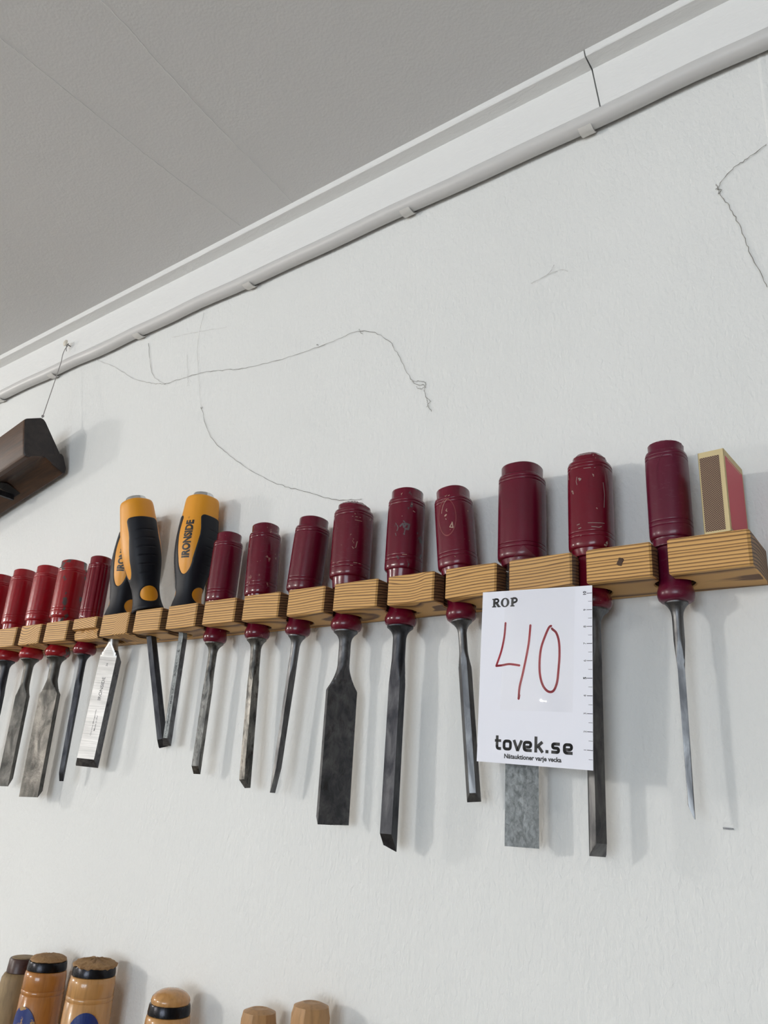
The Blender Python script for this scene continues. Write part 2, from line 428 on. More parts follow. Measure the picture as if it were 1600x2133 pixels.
# ------------------------------------------------------------------ tool rack
RB, RT, DEP = 0.1316, 0.1526, 0.0420
def axis_at(p, q, z):
    t = (z - q[2]) / (p[2] - q[2]); return tuple(q[i] + (p[i] - q[i]) * t for i in range(3))
TOP, BOT = {}, {}
for k, (a, b) in dict(
    r0=((-0.9215, -0.021, 0.230), (-0.915, -0.021, -0.01)), r1=((-0.8717, -0.021, 0.2305), (-0.8575, -0.021, -0.005)),
    r2=((-0.8203, -0.021, 0.2289), (-0.8104, -0.021, -0.0101)), r3=((-0.7698, -0.021, 0.2288), (-0.7610, -0.019, -0.0179)),
    r4=((-0.7195, -0.021, 0.2272), (-0.7112, -0.021, -0.001)), y1=((-0.6675, -0.0175, 0.2725), (-0.6753, -0.021, 0.0132)),
    y2=((-0.6335, -0.049, 0.2615), (-0.5862, -0.0068, 0.0335)), y3=((-0.5674, -0.021, 0.2673), (-0.5639, -0.021, 0.034)),
    r5=((-0.521, -0.021, 0.2244), (-0.5202, -0.021, 0.0122)), r6=((-0.475, -0.021, 0.2252), (-0.4613, -0.021, 0.004)),
    r7=((-0.4176, -0.021, 0.2225), (-0.4296, -0.021, 0.0017)), r8=((-0.375, -0.021, 0.2293), (-0.3701, -0.021, -0.0164)),
    r9=((-0.3227, -0.021, 0.2297), (-0.3211, -0.021, -0.0276)), r10=((-0.282, -0.021, 0.2231), (-0.2573, -0.021, 0.0048)),
    r11=((-0.225, -0.021, 0.2295), (-0.2241, -0.021, -0.0186)), r12=((-0.1756, -0.021, 0.229), (-0.1766, -0.021, -0.0196)),
    r13=((-0.1261, -0.021, 0.226), (-0.1253, -0.021, 0.0032))).items():
    TOP[k], BOT[k] = a, b
slots = dict(r0=-0.9140, r1=-0.8645, r2=-0.8152, r3=-0.7668, r4=-0.7172, y1=-0.6686, y2=-0.6168, y3=-0.5693, r5=-0.5211, r6=-0.4727, r7=-0.4226,
             r8=-0.3754, r9=-0.3251, r10=-0.2766, r11=-0.2284, r12=-0.1764, r13=-0.1277)
HR = 0.0113
def rack_outline():
    P = []      # (x, y, flag): counter-clockwise seen from above, starting at the back left
    ch = 0.0011
    P += [(-0.079, 0.0, 0), ]
    P = [(-1.02, -0.0003, 0)]
    front = []
    x0 = -1.02
    front.append((x0, -DEP, 0))
    keys = sorted(slots, key=lambda k: slots[k])
    for k in keys:
        c = slots[k]; hw = 0.0046; hx = axis_at(TOP[k], BOT[k], 0.142)[0]
        if k[0] == 'y': hx = c
        hy = -0.0205
        ya = hy - sqrt(HR ** 2 - (c - hw - hx) ** 2); yb = hy - sqrt(HR ** 2 - (c + hw - hx) ** 2)
        if k == 'y1':      # front of the block between r4 and y1 is split away: extra points along it
            xs = slots['r4'] + 0.0046 + ch
            n = 14
            front += [(xs + (c - hw - ch - xs) * i / n, -DEP, 1) for i in range(1, n)]
        front += [(c - hw - ch, -DEP, 1 if k == 'y1' else 0), (c - hw, -DEP + ch, 1 if k == 'y1' else 0), (c - hw, ya, 0)]
        a0 = atan2(ya - hy, c - hw - hx); a1 = atan2(yb - hy, c + hw - hx)
        if a0 < 0: a0 += 2 * pi
        a1 += 2 * pi if a1 < 0 else 0
        # go the long way round through the back of the hole
        sweep = (a0 - a1) % (2 * pi); sweep = 2 * pi - ((a1 - a0) % (2 * pi))
        N = 30
        for i in range(1, N):
            th = a0 - sweep * i / N
            front.append((hx + HR * cos(th), hy + HR * sin(th), 0))
        front += [(c + hw, yb, 0), (c + hw, -DEP + ch, 1 if k == 'r4' else 0), (c + hw + ch, -DEP, 1 if k == 'r4' else 0)]
    front += [(-0.0805, -DEP, 0), (-0.079, -DEP + 0.0015, 0), (-0.079, -0.0003, 0)]
    return P + front
OUT = rack_outline()
def inset(P, d):
    n = len(P); out = []
    for i in range(n):
        a = Vector(P[i - 1][:2]); p = Vector(P[i][:2]); b = Vector(P[(i + 1) % n][:2])
        e1 = (p - a); e2 = (b - p)
        n1 = Vector((-e1.y, e1.x)).normalized(); n2 = Vector((-e2.y, e2.x)).normalized()
        m = (n1 + n2); m = m.normalized() if m.length > 1e-6 else n1
        k = d / max(0.4, m.dot(n1)); q = p + m * k; out.append((q.x, q.y))
    return out
rng = random.Random(11)
def lvl(z, ins, rec, amp=0.0008):
    o = inset(OUT, ins); r = []
    for (x, y), p in zip(o, OUT):
        if rec and p[2] and p[1] < -DEP + 0.002: y = max(y, -DEP + rec + rng.uniform(-amp, amp))
        r.append((x, y, z + (rng.uniform(-amp, amp) * 0.6 if rec and p[2] and abs(z - 0.0105 - RB) < 0.003 else 0)))
    return r
zs = [lvl(RB, 0.0007, 0.006, 0.0004), lvl(RB + 0.0007, 0, 0.0053, 0.0004), lvl(RB + 0.0035, 0, 0.0048), lvl(RB + 0.0065, 0, 0.0044), lvl(RB + 0.0092, 0, 0.0050),
      lvl(RB + 0.0100, 0, 0), lvl(RB + 0.0150, 0, 0), lvl(RT - 0.0007, 0, 0), lvl(RT, 0.0007, 0)]
V, F = loft(zs)
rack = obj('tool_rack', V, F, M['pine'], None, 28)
tag(rack, 'long pine wall rack with slots and round holes holding the red and yellow chisels', 'tool rack')
bm = bmesh.new(); bm.from_mesh(rack.data); big = [f for f in bm.faces if len(f.verts) > 8]
bmesh.ops.triangulate(bm, faces=big, ngon_method='EAR_CLIP'); bm.to_mesh(rack.data); bm.free()
rack.data.set_sharp_from_angle(angle=radians(28))
# dark little knot on the block between the two right-hand chisels
kx, kz = -0.1505, 0.1425
rg = [[(kx + r * cos(a) * 0.9 + 0.0006 * sin(3 * a), -DEP - h, kz + r * sin(a) * 1.25) for a in [2 * pi * k / 14 for k in range(14)]] for r, h in ((0.0022, -0.0001), (0.0019, 0.0003), (0.0008, 0.0002))]
kn = obj('knot', *loft(rg), plain('dark pine knot', (0.06, 0.028, 0.014), 0.7), rack, 60); kn['label'] = 'small dark brown knot'

# ------------------------------------------------------------------ chisels
def tool_frame(k):
    p, q = Vector(TOP[k]), Vector(BOT[k]); z = (p - q).normalized()
    o = Vector(axis_at(TOP[k], BOT[k], RT)); x = Vector((1, 0, 0)); x = (x - z * x.dot(z)).normalized(); y = z.cross(x)
    m = Matrix((x, y, z)).transposed().to_4x4(); m.translation = o
    return m, (q - o).length
mm = 0.001
def red_profile(a, top, rb, capr, dome=0.0, nn=2.6, bb=6.0):
    a *= 1.03; cap = top - 8.0
    P = [(top, capr * 0.90 if not dome else capr * 0.35, 2.3), (top - 0.5 - dome * 0.25, capr * (0.97 if not dome else 0.75), 2.3), (top - 1.2 - dome, capr, 2.3), (cap + 0.4, capr * 0.985, 2.4), (cap, capr * 1.0, 2.5),
         (cap - 0.15, a * 0.925, 2.8), (cap - 0.8, a * 0.965, nn), (cap - 2.0, a * 0.985, nn)]
    for g in (cap - 3.3, cap - 5.6):
        P += [(g + 0.9, a * 0.993, nn), (g + 0.35, a * 0.993, nn), (g, a * 0.974, nn), (g - 0.35, a * 0.995, nn), (g - 0.9, a * 0.996, nn)]
    P += [(cap - 9, a, nn), ((cap + 20) / 2, a * 1.002, nn)]
    for g in (bb + 10.2, bb + 7.4):
        P += [(g + 0.9, a * 1.0, nn), (g + 0.35, a * 1.0, nn), (g, a * 0.980, nn), (g - 0.35, a * 1.0, nn), (g - 0.9, a * 1.0, nn)]
    P += [(bb + 3.5, a * 0.998, nn), (bb + 1.0, a * 0.985, nn), (bb + 0.2, a * 0.95, 2.5), (bb, a * 0.90, 2.3), (bb - 1.2, a * 0.885, 2.2), (1.0, max(11.7, a * 0.86), 2), (0.5, 11.6, 2), (0.4, 9.0, 2), (-19, 8.9, 2),
          (-21.5, max(9.0, rb * 0.84), 2), (-23.5, rb * 0.93, 2.1), (-26.2, rb, 2.1), (-28.6, rb * 0.99, 2.1), (-30.6, rb * 0.93, 2.1), (-31.9, rb * 0.8, 2), (-32.2, rb * 0.5, 2)]
    return P
def prof_at(P, s, th):
    for (s0, r0, n0), (s1, r1, n1) in zip(P, P[1:]):
        if s1 <= s <= s0:
            t = (s0 - s) / max(s0 - s1, 1e-6); return (r0 + (r1 - r0) * t) * srad(th, n0 + (n1 - n0) * t)
    return P[-1][1]
def on_handle(P, s, phi, off=0.0):
    """point on the handle; phi measured from the room-facing side (-y) towards +x"""
    th = phi - pi / 2; r = (prof_at(P, s, th) + off); return (r * cos(th) * mm, r * sin(th) * mm, s * mm)
def blade_mesh(bol, sh, s1, s2, w, t, rot, send, bev=1, lb=8.0, be=0.0, wend=None, start=-31.9, tend=None, edge=0.5, skew=0.0, tip_chip=0.0, power=1.8):
    """round bolster and shank that flares and is cut flat to a blade; s is millimetres along the axis, negative downwards"""
    wend = wend or w; tend = tend or t
    hp = [(1, 0, 1), (-1, 0, 1), (0, 1, 2), (0, -1, 2)]
    diag = hypot(w / 2, t / 2) * 1.03
    cor = [(x, y) for x in (-w / 2, w / 2) for y in (-t / 2, t / 2)]
    if be: cor += [(-(w / 2 - be), t / 2), (w / 2 - be, t / 2), (-w / 2, t / 2 - t * 0.72), (w / 2, t / 2 - t * 0.72)]
    ths = sorted(set([2 * pi * k / 44 for k in range(44)] + [atan2(y, x) % (2 * pi) for x, y in cor]))
    S = [start, start - 1.0, start - 1.35, start - 2.2, start - 3.2, start - 4.5, start - 6.2, start - 8.5, start - 12]
    S += [S[-1] + (s1 - S[-1]) * k / 4 for k in range(1, 5)]
    S += [s1 + (s2 - s1) * k / 16 for k in range(1, 17)]
    e0 = send + lb
    S += [s2 + (e0 - s2) * k / 6 for k in range(1, 7)] + [e0 + (send - e0) * k / 5 for k in range(1, 6)]
    rings = []
    for s in S:
        if s > start - 12:
            q = min(1, max(0, start - 1.3 - s) / 10.0); R = sh + (bol * 0.97 - sh) * (1 - q) ** 3.2
            if s > start - 1.1: R = bol
        elif s > s1: R = sh
        else: R = sh + (diag - sh) * min(1, ((s1 - s) / (s1 - s2))) ** power
        if s <= s2: R = 1e3
        f = min(1, max(0, (s2 - s) / (s2 - send))); W_ = w + (wend - w) * f; T_ = t + (tend - t) * f
        ring = []
        for th in ths:
            c, sn = cos(th), sin(th); rho = R
            if s < s1 + 3 or True:
                if s <= s1 + 0.01:
                    g = min(1, max(0, (s1 - s) / (0.75 * (s1 - s2)))); WL = max(sh * 1.01, W_ / 2) * (1 - g) + W_ / 2 * g; TL = max(sh * 1.01, T_ / 2) * (1 - g) + T_ / 2 * g
                    for (nx, ny, d) in ((1, 0, WL), (-1, 0, WL), (0, 1, TL), (0, -1, TL)):
                        k = nx * c + ny * sn
                        if k > 1e-6: rho = min(rho, d / k)
                    if be and s < s1:
                        bn = hypot(be, T_ * 0.72); nx, ny = T_ * 0.72 / bn, be / bn
                        d = nx * (WL - be) + ny * TL
                        for sg in (1, -1):
                            k = sg * nx * c + ny * sn
                            if k > 1e-6: rho = min(rho, d / k)
            u, v = rho * c, rho * sn
            if s < e0:
                k = (e0 - s) / (e0 - send); lim = T_ / 2 - (T_ - edge) * k
                v = min(v, lim) if bev > 0 else max(v, -lim)
            zz = s
            if abs(s - send) < 1e-6: zz += skew * u + tip_chip * (random.random() - 0.3)
            # front normal points to (sin rot, -cos rot); u axis is (cos rot, sin rot)
            ring.append(((u * cos(rot) + v * sin(rot)) * mm, (u * sin(rot) - v * cos(rot)) * mm, zz * mm))
        rings.append(ring)
    return loft(rings)
def oval_ring(P, s0, phi0, hs, hphi, w, off):
    n = 40; V = []; F = []
    for k in range(n):
        a = 2 * pi * k / n
        for q in (1, 1 - w): V.append(on_handle(P, s0 + hs * q * sin(a), phi0 + hphi * q * cos(a), off))
    for k in range(n):
        a, b = 2 * k, 2 * ((k + 1) % n); F.append((a, a + 1, b + 1, b))
    return V, F
MAR = (0.128, 0.0026, 0.0170); RED = (0.315, 0.0070, 0.0145)
red = {
 'r0': dict(bb=9, a=13.2, rb=12, cap=12.2, m=red_mat('red paint a', RED, seed=1.0), steel='dark', bl=dict(bol=9, sh=4.6, s1=-58, s2=-70, w=12, t=5, rot=30), label='red-handled chisel cut off by the left edge, only its upper handle showing'),
 'r1': dict(bb=9, a=12.8, rb=12.6, cap=11.8, m=red_mat('red paint b', RED, seed=2.0, rough=0.3, bump=0.16), steel='dark', oval=10, bl=dict(bol=9, sh=4.6, s1=-58, s2=-72, w=8, t=6, rot=20), label='red-handled chisel second from the left edge, its blade partly out of the picture'),
 'r2': dict(bb=9, a=12.9, rb=12.4, cap=12.0, m=red_mat('red paint c', RED, seed=3.0, rough=0.36, scuff=0.08, bump=0.18), steel='mid', oval=12, bl=dict(bol=9.2, sh=4.6, s1=-58, s2=-72, w=13, t=6, rot=26, bev=-1), label='red-handled chisel with narrow grey blade left of the broad worn blade'),
 'r3': dict(bb=8.5, a=14.0, rb=12.6, cap=12.9, m=red_mat('red paint d', (0.300, 0.0065, 0.0120), (0.075, 0.055, 0.053), 0.40, 75, 4.3, 0.24, 0.0, 0.22), steel='mid', bl=dict(bol=9.8, sh=5.2, s1=-54, s2=-71, w=24.5, t=5.0, rot=13, bev=-1, lb=6), label='red-handled chisel with grey paint chips and a broad worn steel blade'),
 'r4': dict(bb=3, a=11.2, rb=11.3, cap=10.4, m=red_mat('red paint e', (0.185, 0.004, 0.015), seed=5.0, rough=0.26), steel='dark', flute=True, bl=dict(bol=6.6, sh=3.3, s1=-56, s2=-66, w=5.5, t=4, rot=28, wend=4.2), label='fluted dark red chisel handle beside the yellow chisels, above the splintered rack block'),
 'r5': dict(bb=4, a=11.8, rb=10.2, cap=10.6, m=red_mat('maroon paint f', MAR, (0.30, 0.16, 0.14), 0.28, 260, 6.1, 0.3), steel='pit', bl=dict(bol=8.0, sh=3.6, s1=-58, s2=-70, w=6.0, t=6.0, rot=22, lb=6), label='maroon-handled chisel next to the right-hand yellow chisel, thin dark blade'),
 'r6': dict(bb=4.5, a=12.4, rb=10.4, cap=11.4, m=red_mat('maroon paint g', MAR, (0.32, 0.17, 0.14), 0.33, 160, 7.7, 0.26, 0.25, 0.25), steel='pit', oval=20, bl=dict(bol=8.2, sh=4.2, s1=-58, s2=-68, w=7.0, t=6.5, rot=-10, lb=6), label='scuffed maroon-handled chisel with pitted square blade, second right of the yellow chisels'),
 'r7': dict(bb=3.5, a=13.0, rb=10.1, cap=11.7, m=red_mat('maroon paint h', (0.118, 0.0022, 0.0165), seed=8.2), steel='steel', bl=dict(bol=7.0, sh=3.4, s1=-54, s2=-68, w=5.5, t=4.2, rot=75, lb=18, wend=4.5), label='leaning maroon-handled chisel with thin pale blade tapering to a point, left of the widest blade'),
 'r8': dict(bb=9, a=14.4, rb=11.9, cap=12.6, m=red_mat('maroon paint i', MAR, (0.26, 0.12, 0.10), 0.30, 200, 9.4, 0.34, 0.18), steel='slate', dome=2.6, oval=62, bl=dict(bol=9.2, sh=4.5, s1=-57, s2=-77, w=23, t=4.6, rot=60, bev=-1, lb=5, tip_chip=1.0), label='maroon-handled chisel with mushroomed top and the widest dark flat blade'),
 'r9': dict(bb=9, a=12.9, rb=11.5, cap=11.7, m=red_mat('maroon paint j', MAR, (0.085, 0.06, 0.065), 0.36, 85, 10.9, 0.3), steel='dark', bl=dict(bol=9.6, sh=4.75, s1=-55, s2=-75, w=8.8, t=8.2, rot=6, lb=9, skew=-0.35, edge=1.0, power=1.2), label='maroon-handled chisel with thick square blade, longest left of the white card'),
 'r10': dict(bb=5, a=12.9, rb=10.4, cap=11.8, m=red_mat('maroon paint k', (0.135, 0.0032, 0.019), (0.50, 0.32, 0.20), 0.275, 190, 12.0, 0.36, 0.1), steel='steel', oval=5, ovalm='pale', bl=dict(bol=7.2, sh=2.9, s1=-52, s2=-66, w=8.8, t=5.0, rot=22, lb=5, be=2.4), label='tilted maroon-handled chisel with a slim grey blade touching left side of white card'),
 'r11': dict(bb=4.5, a=14.9, rb=12.2, cap=13.9, m=red_mat('maroon paint l', (0.116, 0.0022, 0.0172), seed=13.0, rough=0.38), steel='pale', bl=dict(bol=9.4, sh=4.6, s1=-58, s2=-76, w=20, t=4.6, rot=27, bev=-1, lb=5), label='thick smooth maroon-handled chisel standing at the white card, broad pale blade below it'),
 'r12': dict(bb=5, a=13.3, rb=11.6, cap=10.6, m=red_mat('maroon paint m', (0.145, 0.0036, 0.016), (0.40, 0.34, 0.28), 0.29, 190, 14.2, 0.33, 0.05), steel='steel', dome=2.8, oval=45, bl=dict(bol=9.2, sh=4.3, s1=-56, s2=-74, w=9.4, t=6.5, rot=44, lb=7, be=1.6, bev=1), label='maroon-handled chisel with rounded domed top just right of the white card'),
 'r13': dict(bb=5.5, a=11.9, rb=10.45, cap=10.4, m=red_mat('maroon paint n', (0.108, 0.0026, 0.022), None, 0.0, 60, 15.5, 0.42, 0.28), steel='steel', dome=1.2, oval=15, bl=dict(bol=6.6, sh=3.1, s1=-54, s2=-76, w=2.6, t=3.9, rot=-74, lb=7, wend=2.4, tend=3.2), label='dull scuffed maroon-handled chisel nearest the matchbox with the thinnest blade'),
}
for k, d in red.items():
    m4, L = tool_frame(k)
    t = thing('chisel', d['label'], 'chisel', m4, 'red-handled chisels in the pine rack')
    top = (TOP[k][2] * 0.986 - RT) * 1000
    P = red_profile(d['a'], top, d['rb'], d['cap'], d.get('dome', 0.0), 2.2 if d.get('flute') else 2.6, d.get('bb', 6.0))
    N = 96 if d.get('flute') else 56
    rings = []
    rr = random.Random(k)
    for (s, r, n) in P:
        rg = sring(s * mm, r * mm, n, N)
        if d.get('flute') and d.get('bb', 6) + 1 < s < top - 9:
            rg = [(x * (1 - 0.05 * (0.5 + 0.5 * cos(14 * atan2(y, x))) ** 3), y * (1 - 0.05 * (0.5 + 0.5 * cos(14 * atan2(y, x))) ** 3), z) for x, y, z in rg]
        if d.get('dome') and s > top - 7:
            rg = [(x * (1 + rr.uniform(-.02, .02)), y * (1 + rr.uniform(-.02, .02)), z + (rr.uniform(-0.35, 0.35) - 1.0 * x / mm / 12) * mm * (1 if k == 'r8' else 0.3)) for x, y, z in rg]
        rings.append(rg)
    obj('handle', *loft(rings), d['m'], t, 42)
    b = dict(d['bl']); rot = radians(b.pop('rot'))
    obj('blade', *blade_mesh(rot=rot, send=-L * 1000, **b), M[d['steel']], t, 28)
    if 'oval' in d:
        ph = radians(d['oval'])
        e = flat('emblem', *oval_ring(P, (top + 14) / 2 + 1, ph, (top - 34) * 0.44, 0.52, 0.06, 0.12), d['m'] if d.get('ovalm') != 'pale' else red_mat('pale emboss', (0.24, 0.05, 0.05), None, 0, 60, 3, 0.4), t)
        e['label'] = 'embossed oval ring'

# bare patches and scratches where the paint has gone
    W = {'r9': (M['wornmetal'], 40, 30, [([(-3, 1), (-1, 3), (0, 0), (1.5, 2.5)], 1.3), ([(0.5, 3), (3.5, 2.2), (3.0, -1.5), (1.0, -1.2)], 1.5), ([(1.0, -1), (0.4, -5.0)], 0.7), ([(0.2, -5.2), (0.5, -5.6)], 1.1), ([(-0.6, 5.0), (0.2, 4.2)], 0.9), ([(-5.5, 2), (-4.6, 0), (-5.4, -2.2)], 0.8), ([(-7, 4), (-6.2, 2.6)], 0.7), ([(-6.8, -4), (-6.0, -6)], 0.6)]),
         'r10': (M['wornpale'], 40, 12, [(arc(1.5, 2, 7.5, 14, 95, 165, 12), 0.32), ([(-1.0, 6), (-2.0, 6.8), (-1.2, 8.0)], 0.45), ([(-3.0, 3.0), (-2.0, 3.6)], 1.1), ([(-2.6, 0.6), (-2.2, 0.0)], 0.5), ([(2.0, -4.0), (0.2, -6.5), (2.6, -7.5), (2.2, -3.2)], 0.7), ([(-2.5, 19), (-1.0, 19.6), (-2.0, 18.2)], 0.5), ([(0.5, 18.2), (1.5, 18.6)], 0.5)]),
         'r12': (M['worngrey'], 40, 18, [([(-1, -19.6), (4, -19.9), (8.5, -19.7)], 0.4), ([(1, -22.3), (5, -22.8), (6.5, -22.2)], 0.5), ([(-8, -20), (-6.5, -19.6)], 0.5), ([(-7, -22.6), (-5.6, -22.2)], 0.6), ([(-3, 18.2), (4, 18.0)], 0.35), ([(-6.3, 11.6), (-5.2, 11.0), (-5.8, 10.4)], 1.1), ([(-7.6, 13), (-8.2, 10), (-7.6, 7.5)], 0.35), ([(8.5, 8), (9.2, 0), (8.6, -9)], 0.5)]),
         'r8': (M['wornpale'], 40, 30, [([(1, 16.6), (7, 16.3)], 0.3), ([(3, 13.6), (8, 13.4)], 0.3), ([(4, -21.2), (6.5, -21.3)], 0.45), ([(7.5, -21.4), (9, -21.4)], 0.4), ([(2, -23.6), (3.6, -23.7)], 0.4), ([(-9, -21), (-7, -21.1)], 0.4), ([(5.5, -4), (4.8, -9), (3.2, -10), (2.4, -8.6)], 0.35)]),
         'r9b': (M['wornpale'], 40, 30, [([(-3.5, 28.6), (-4.4, 28.2), (-4.2, 27.2)], 0.4), ([(6, 13.6), (7.4, 13.0)], 0.55), ([(4.5, 18.8), (4.9, 18.7)], 0.6), ([(-2, 9), (-1.8, 9)], 0.5), ([(0, -21.3), (3, -21.2)], 0.35)])}
    for key, (wm, sc, phd, ss) in W.items():
        if key.rstrip('b') != k: continue
        V, F = subdiv2(join(*[stroke(p, w, False, True, 8) for p, w in ss]), 1)
        wp_ = flat('paint_wear', [on_handle(P, sc + y, radians(phd) + x / 13.5, 0.10) for x, y in V], F, wm, t); wp_['label'] = 'bare scratches in the paint'; wp_['kind'] = 'stuff'

# yellow and black chisels
YP = [(0.0, 13.6), (1.2, 13.9), (4, 13.2), (9, 12.3), (14, 11.9), (20, 12.0), (27, 12.9), (36, 14.9), (45, 16.8), (55, 18.0), (66, 18.3), (78, 17.9), (88, 17.2), (98, 16.4), (104, 16.0), (108.5, 15.5), (110.8, 14.7), (111.9, 13.2), (112.2, 9.0)]
YP2 = [(s, r, 2.5) for s, r in reversed(YP)]
def ysm(s):
    for (s0, r0), (s1, r1) in zip(YP, YP[1:]):
        if s0 <= s <= s1:
            i = YP.index((s0, r0)); pm = YP[max(i - 1, 0)]; pn = YP[min(i + 2, len(YP) - 1)]
            t = (s - s0) / (s1 - s0)
            m0 = (r1 - pm[1]) / max(s1 - pm[0], 1e-6) * (s1 - s0); m1 = (pn[1] - r0) / max(pn[0] - s0, 1e-6) * (s1 - s0)
            return (2 * t ** 3 - 3 * t * t + 1) * r0 + (t ** 3 - 2 * t * t + t) * m0 + (-2 * t ** 3 + 3 * t * t) * r1 + (t ** 3 - t * t) * m1
    return YP[-1][1]
def ypoint(s, phi, off=0.0):
    r = (ysm(s) * 0.965 * srad(phi - pi / 2, 2.4) + off) * mm; th = phi - pi / 2
    return (r * cos(th), r * sin(th), s * mm)
def sdroundbox(x, y, hx, hy, r):
    qx, qy = abs(x) - hx + r, abs(y) - hy + r
    return hypot(max(qx, 0), max(qy, 0)) + min(max(qx, qy), 0) - r
def black_field(s, phi):
    """signed distance in mm, positive where the black rubber lies; phi measured from the printed tongue"""
    p = (phi + pi) % (2 * pi) - pi
    R = 15.5
    # tongue: teardrop that narrows downwards, on both broad sides
    best = 1e9
    for c in (0.0, pi):
        q = abs((p - c + pi) % (2 * pi) - pi) * R
        hw = 5.0 + 5.2 * min(1, max(0, (s - 34) / 36.0)) ** 0.8 - (2.2 * max(0, (s - 76) / 20.0))
        d = q - hw
        if s < 46: d = hypot(q * 1.0, (46 - s) * 0.50) - (5.0 + 5.2 * (12 / 36.0) ** 0.8)
        best = min(best, d)
    # cap line with rounded corners
    dcap = 90.5 - s
    h = 4.0
    a = min(best, dcap)
    if best < h and dcap < h: a = h - hypot(h - best, h - dcap) if (best > -3 and dcap > -3) else a
    # thumb ovals low on the black sides
    for c in (pi / 2, -pi / 2):
        q = ((p - c + pi) % (2 * pi) - pi) * 12.0
        a = min(a, hypot(q / 9.4, (s - 14.0) / 7.6) * 8.2 - 8.2)
    return a
def clip_region(tphi):
    """triangulated surface of the handle where the black field is positive, thickened smoothly from its edge"""
    NS, NP = 130, 132; V = []; F = []; idx = {}
    def f(s, ph): return black_field(s, ph - tphi)
    grid = [[(0.15 + 91.5 * i / NS, 2 * pi * j / NP) for j in range(NP + 1)] for i in range(NS + 1)]
    val = [[f(*grid[i][j]) for j in range(NP + 1)] for i in range(NS + 1)]
    def add(s, ph, v):
        key = (round(s, 4), round(ph % (2 * pi), 5))
        if key not in idx:
            off = 0.55 * min(1, max(0, v) / 1.1) ** 0.5
            # finger grooves across the grip
            p = (ph - tphi + pi) % (2 * pi) - pi
            side = max(0, 1 - abs(abs(p) - pi / 2) / 0.62)
            if side > 0 and 30 < s < 84:
                g = ((s - 33) % 8.6); 
                if g < 1.3: off -= 0.55 * sin(pi * g / 1.3) * min(1, side * 2.5)
            V.append(ypoint(s, ph, off + 0.03)); idx[key] = len(V) - 1
        return idx[key]
    for i in range(NS):
        for j in range(NP):
            c = [(i, j), (i, j + 1), (i + 1, j + 1), (i + 1, j)]
            for tri in ((c[0], c[1], c[2]), (c[0], c[2], c[3])):
                vv = [(grid[a][b][0], grid[a][b][1], val[a][b]) for a, b in tri]
                if all(q[2] <= 0 for q in vv): continue
                poly = []
                for n in range(3):
                    A, B = vv[n], vv[(n + 1) % 3]
                    if A[2] > 0: poly.append(A)
                    if (A[2] > 0) != (B[2] > 0):
                        tt = A[2] / (A[2] - B[2]); poly.append((A[0] + (B[0] - A[0]) * tt, A[1] + (B[1] - A[1]) * tt, 0.0))
                ids = []
                for q in poly:
                    k2 = add(*q)
                    if k2 not in ids: ids.append(k2)
                if len(ids) >= 3: F.append(tuple(ids))
    return V, F
def wrap_text(VF, s0, phi0, off):
    V, F = subdiv2(VF, 2); out = []
    for x, y in V:      # text runs up the handle, tops of the letters to the left
        out.append(ypoint(s0 + x, phi0 - y / 16.5, off))
    return out, F
def blade_text(VF, send, s0, u0, rot, vfront):
    out = []
    for x, y in VF[0]:
        u = u0 - y; out.append(((u * cos(rot) + vfront * sin(rot)) * mm, (u * sin(rot) - vfront * cos(rot)) * mm, (s0 + x) * mm))
    return out, VF[1]
yel = {
 'y1': dict(t=24, base=0.6, steel='bright', bl=dict(sh=5.2, bol=5.6, start=-6, s1=-24, s2=-41, w=23, t=6.0, be=2.6, rot=25, lb=7, power=1.5), label='yellow and black chisel half hidden behind the tilted one, broad bright blade', size='26', prints=True),
 'y2': dict(t=-20, base=2.6, steel='dark', bl=dict(sh=4.6, bol=5, start=-6, s1=-22, s2=-26, w=8.5, t=6.0, be=1.8, rot=22, lb=7), label='tilted yellow and black chisel leaning in front, narrow dark blade crossing behind another', size=None),
 'y3': dict(t=20, base=0.6, steel='pale', bl=dict(sh=4.0, bol=4.6, start=-6, s1=-20, s2=-26, w=7.4, t=5.6, be=1.6, rot=24, lb=6), label='upright yellow and black chisel with black lettering, beside the maroon handles', size='6', prints=True),
}
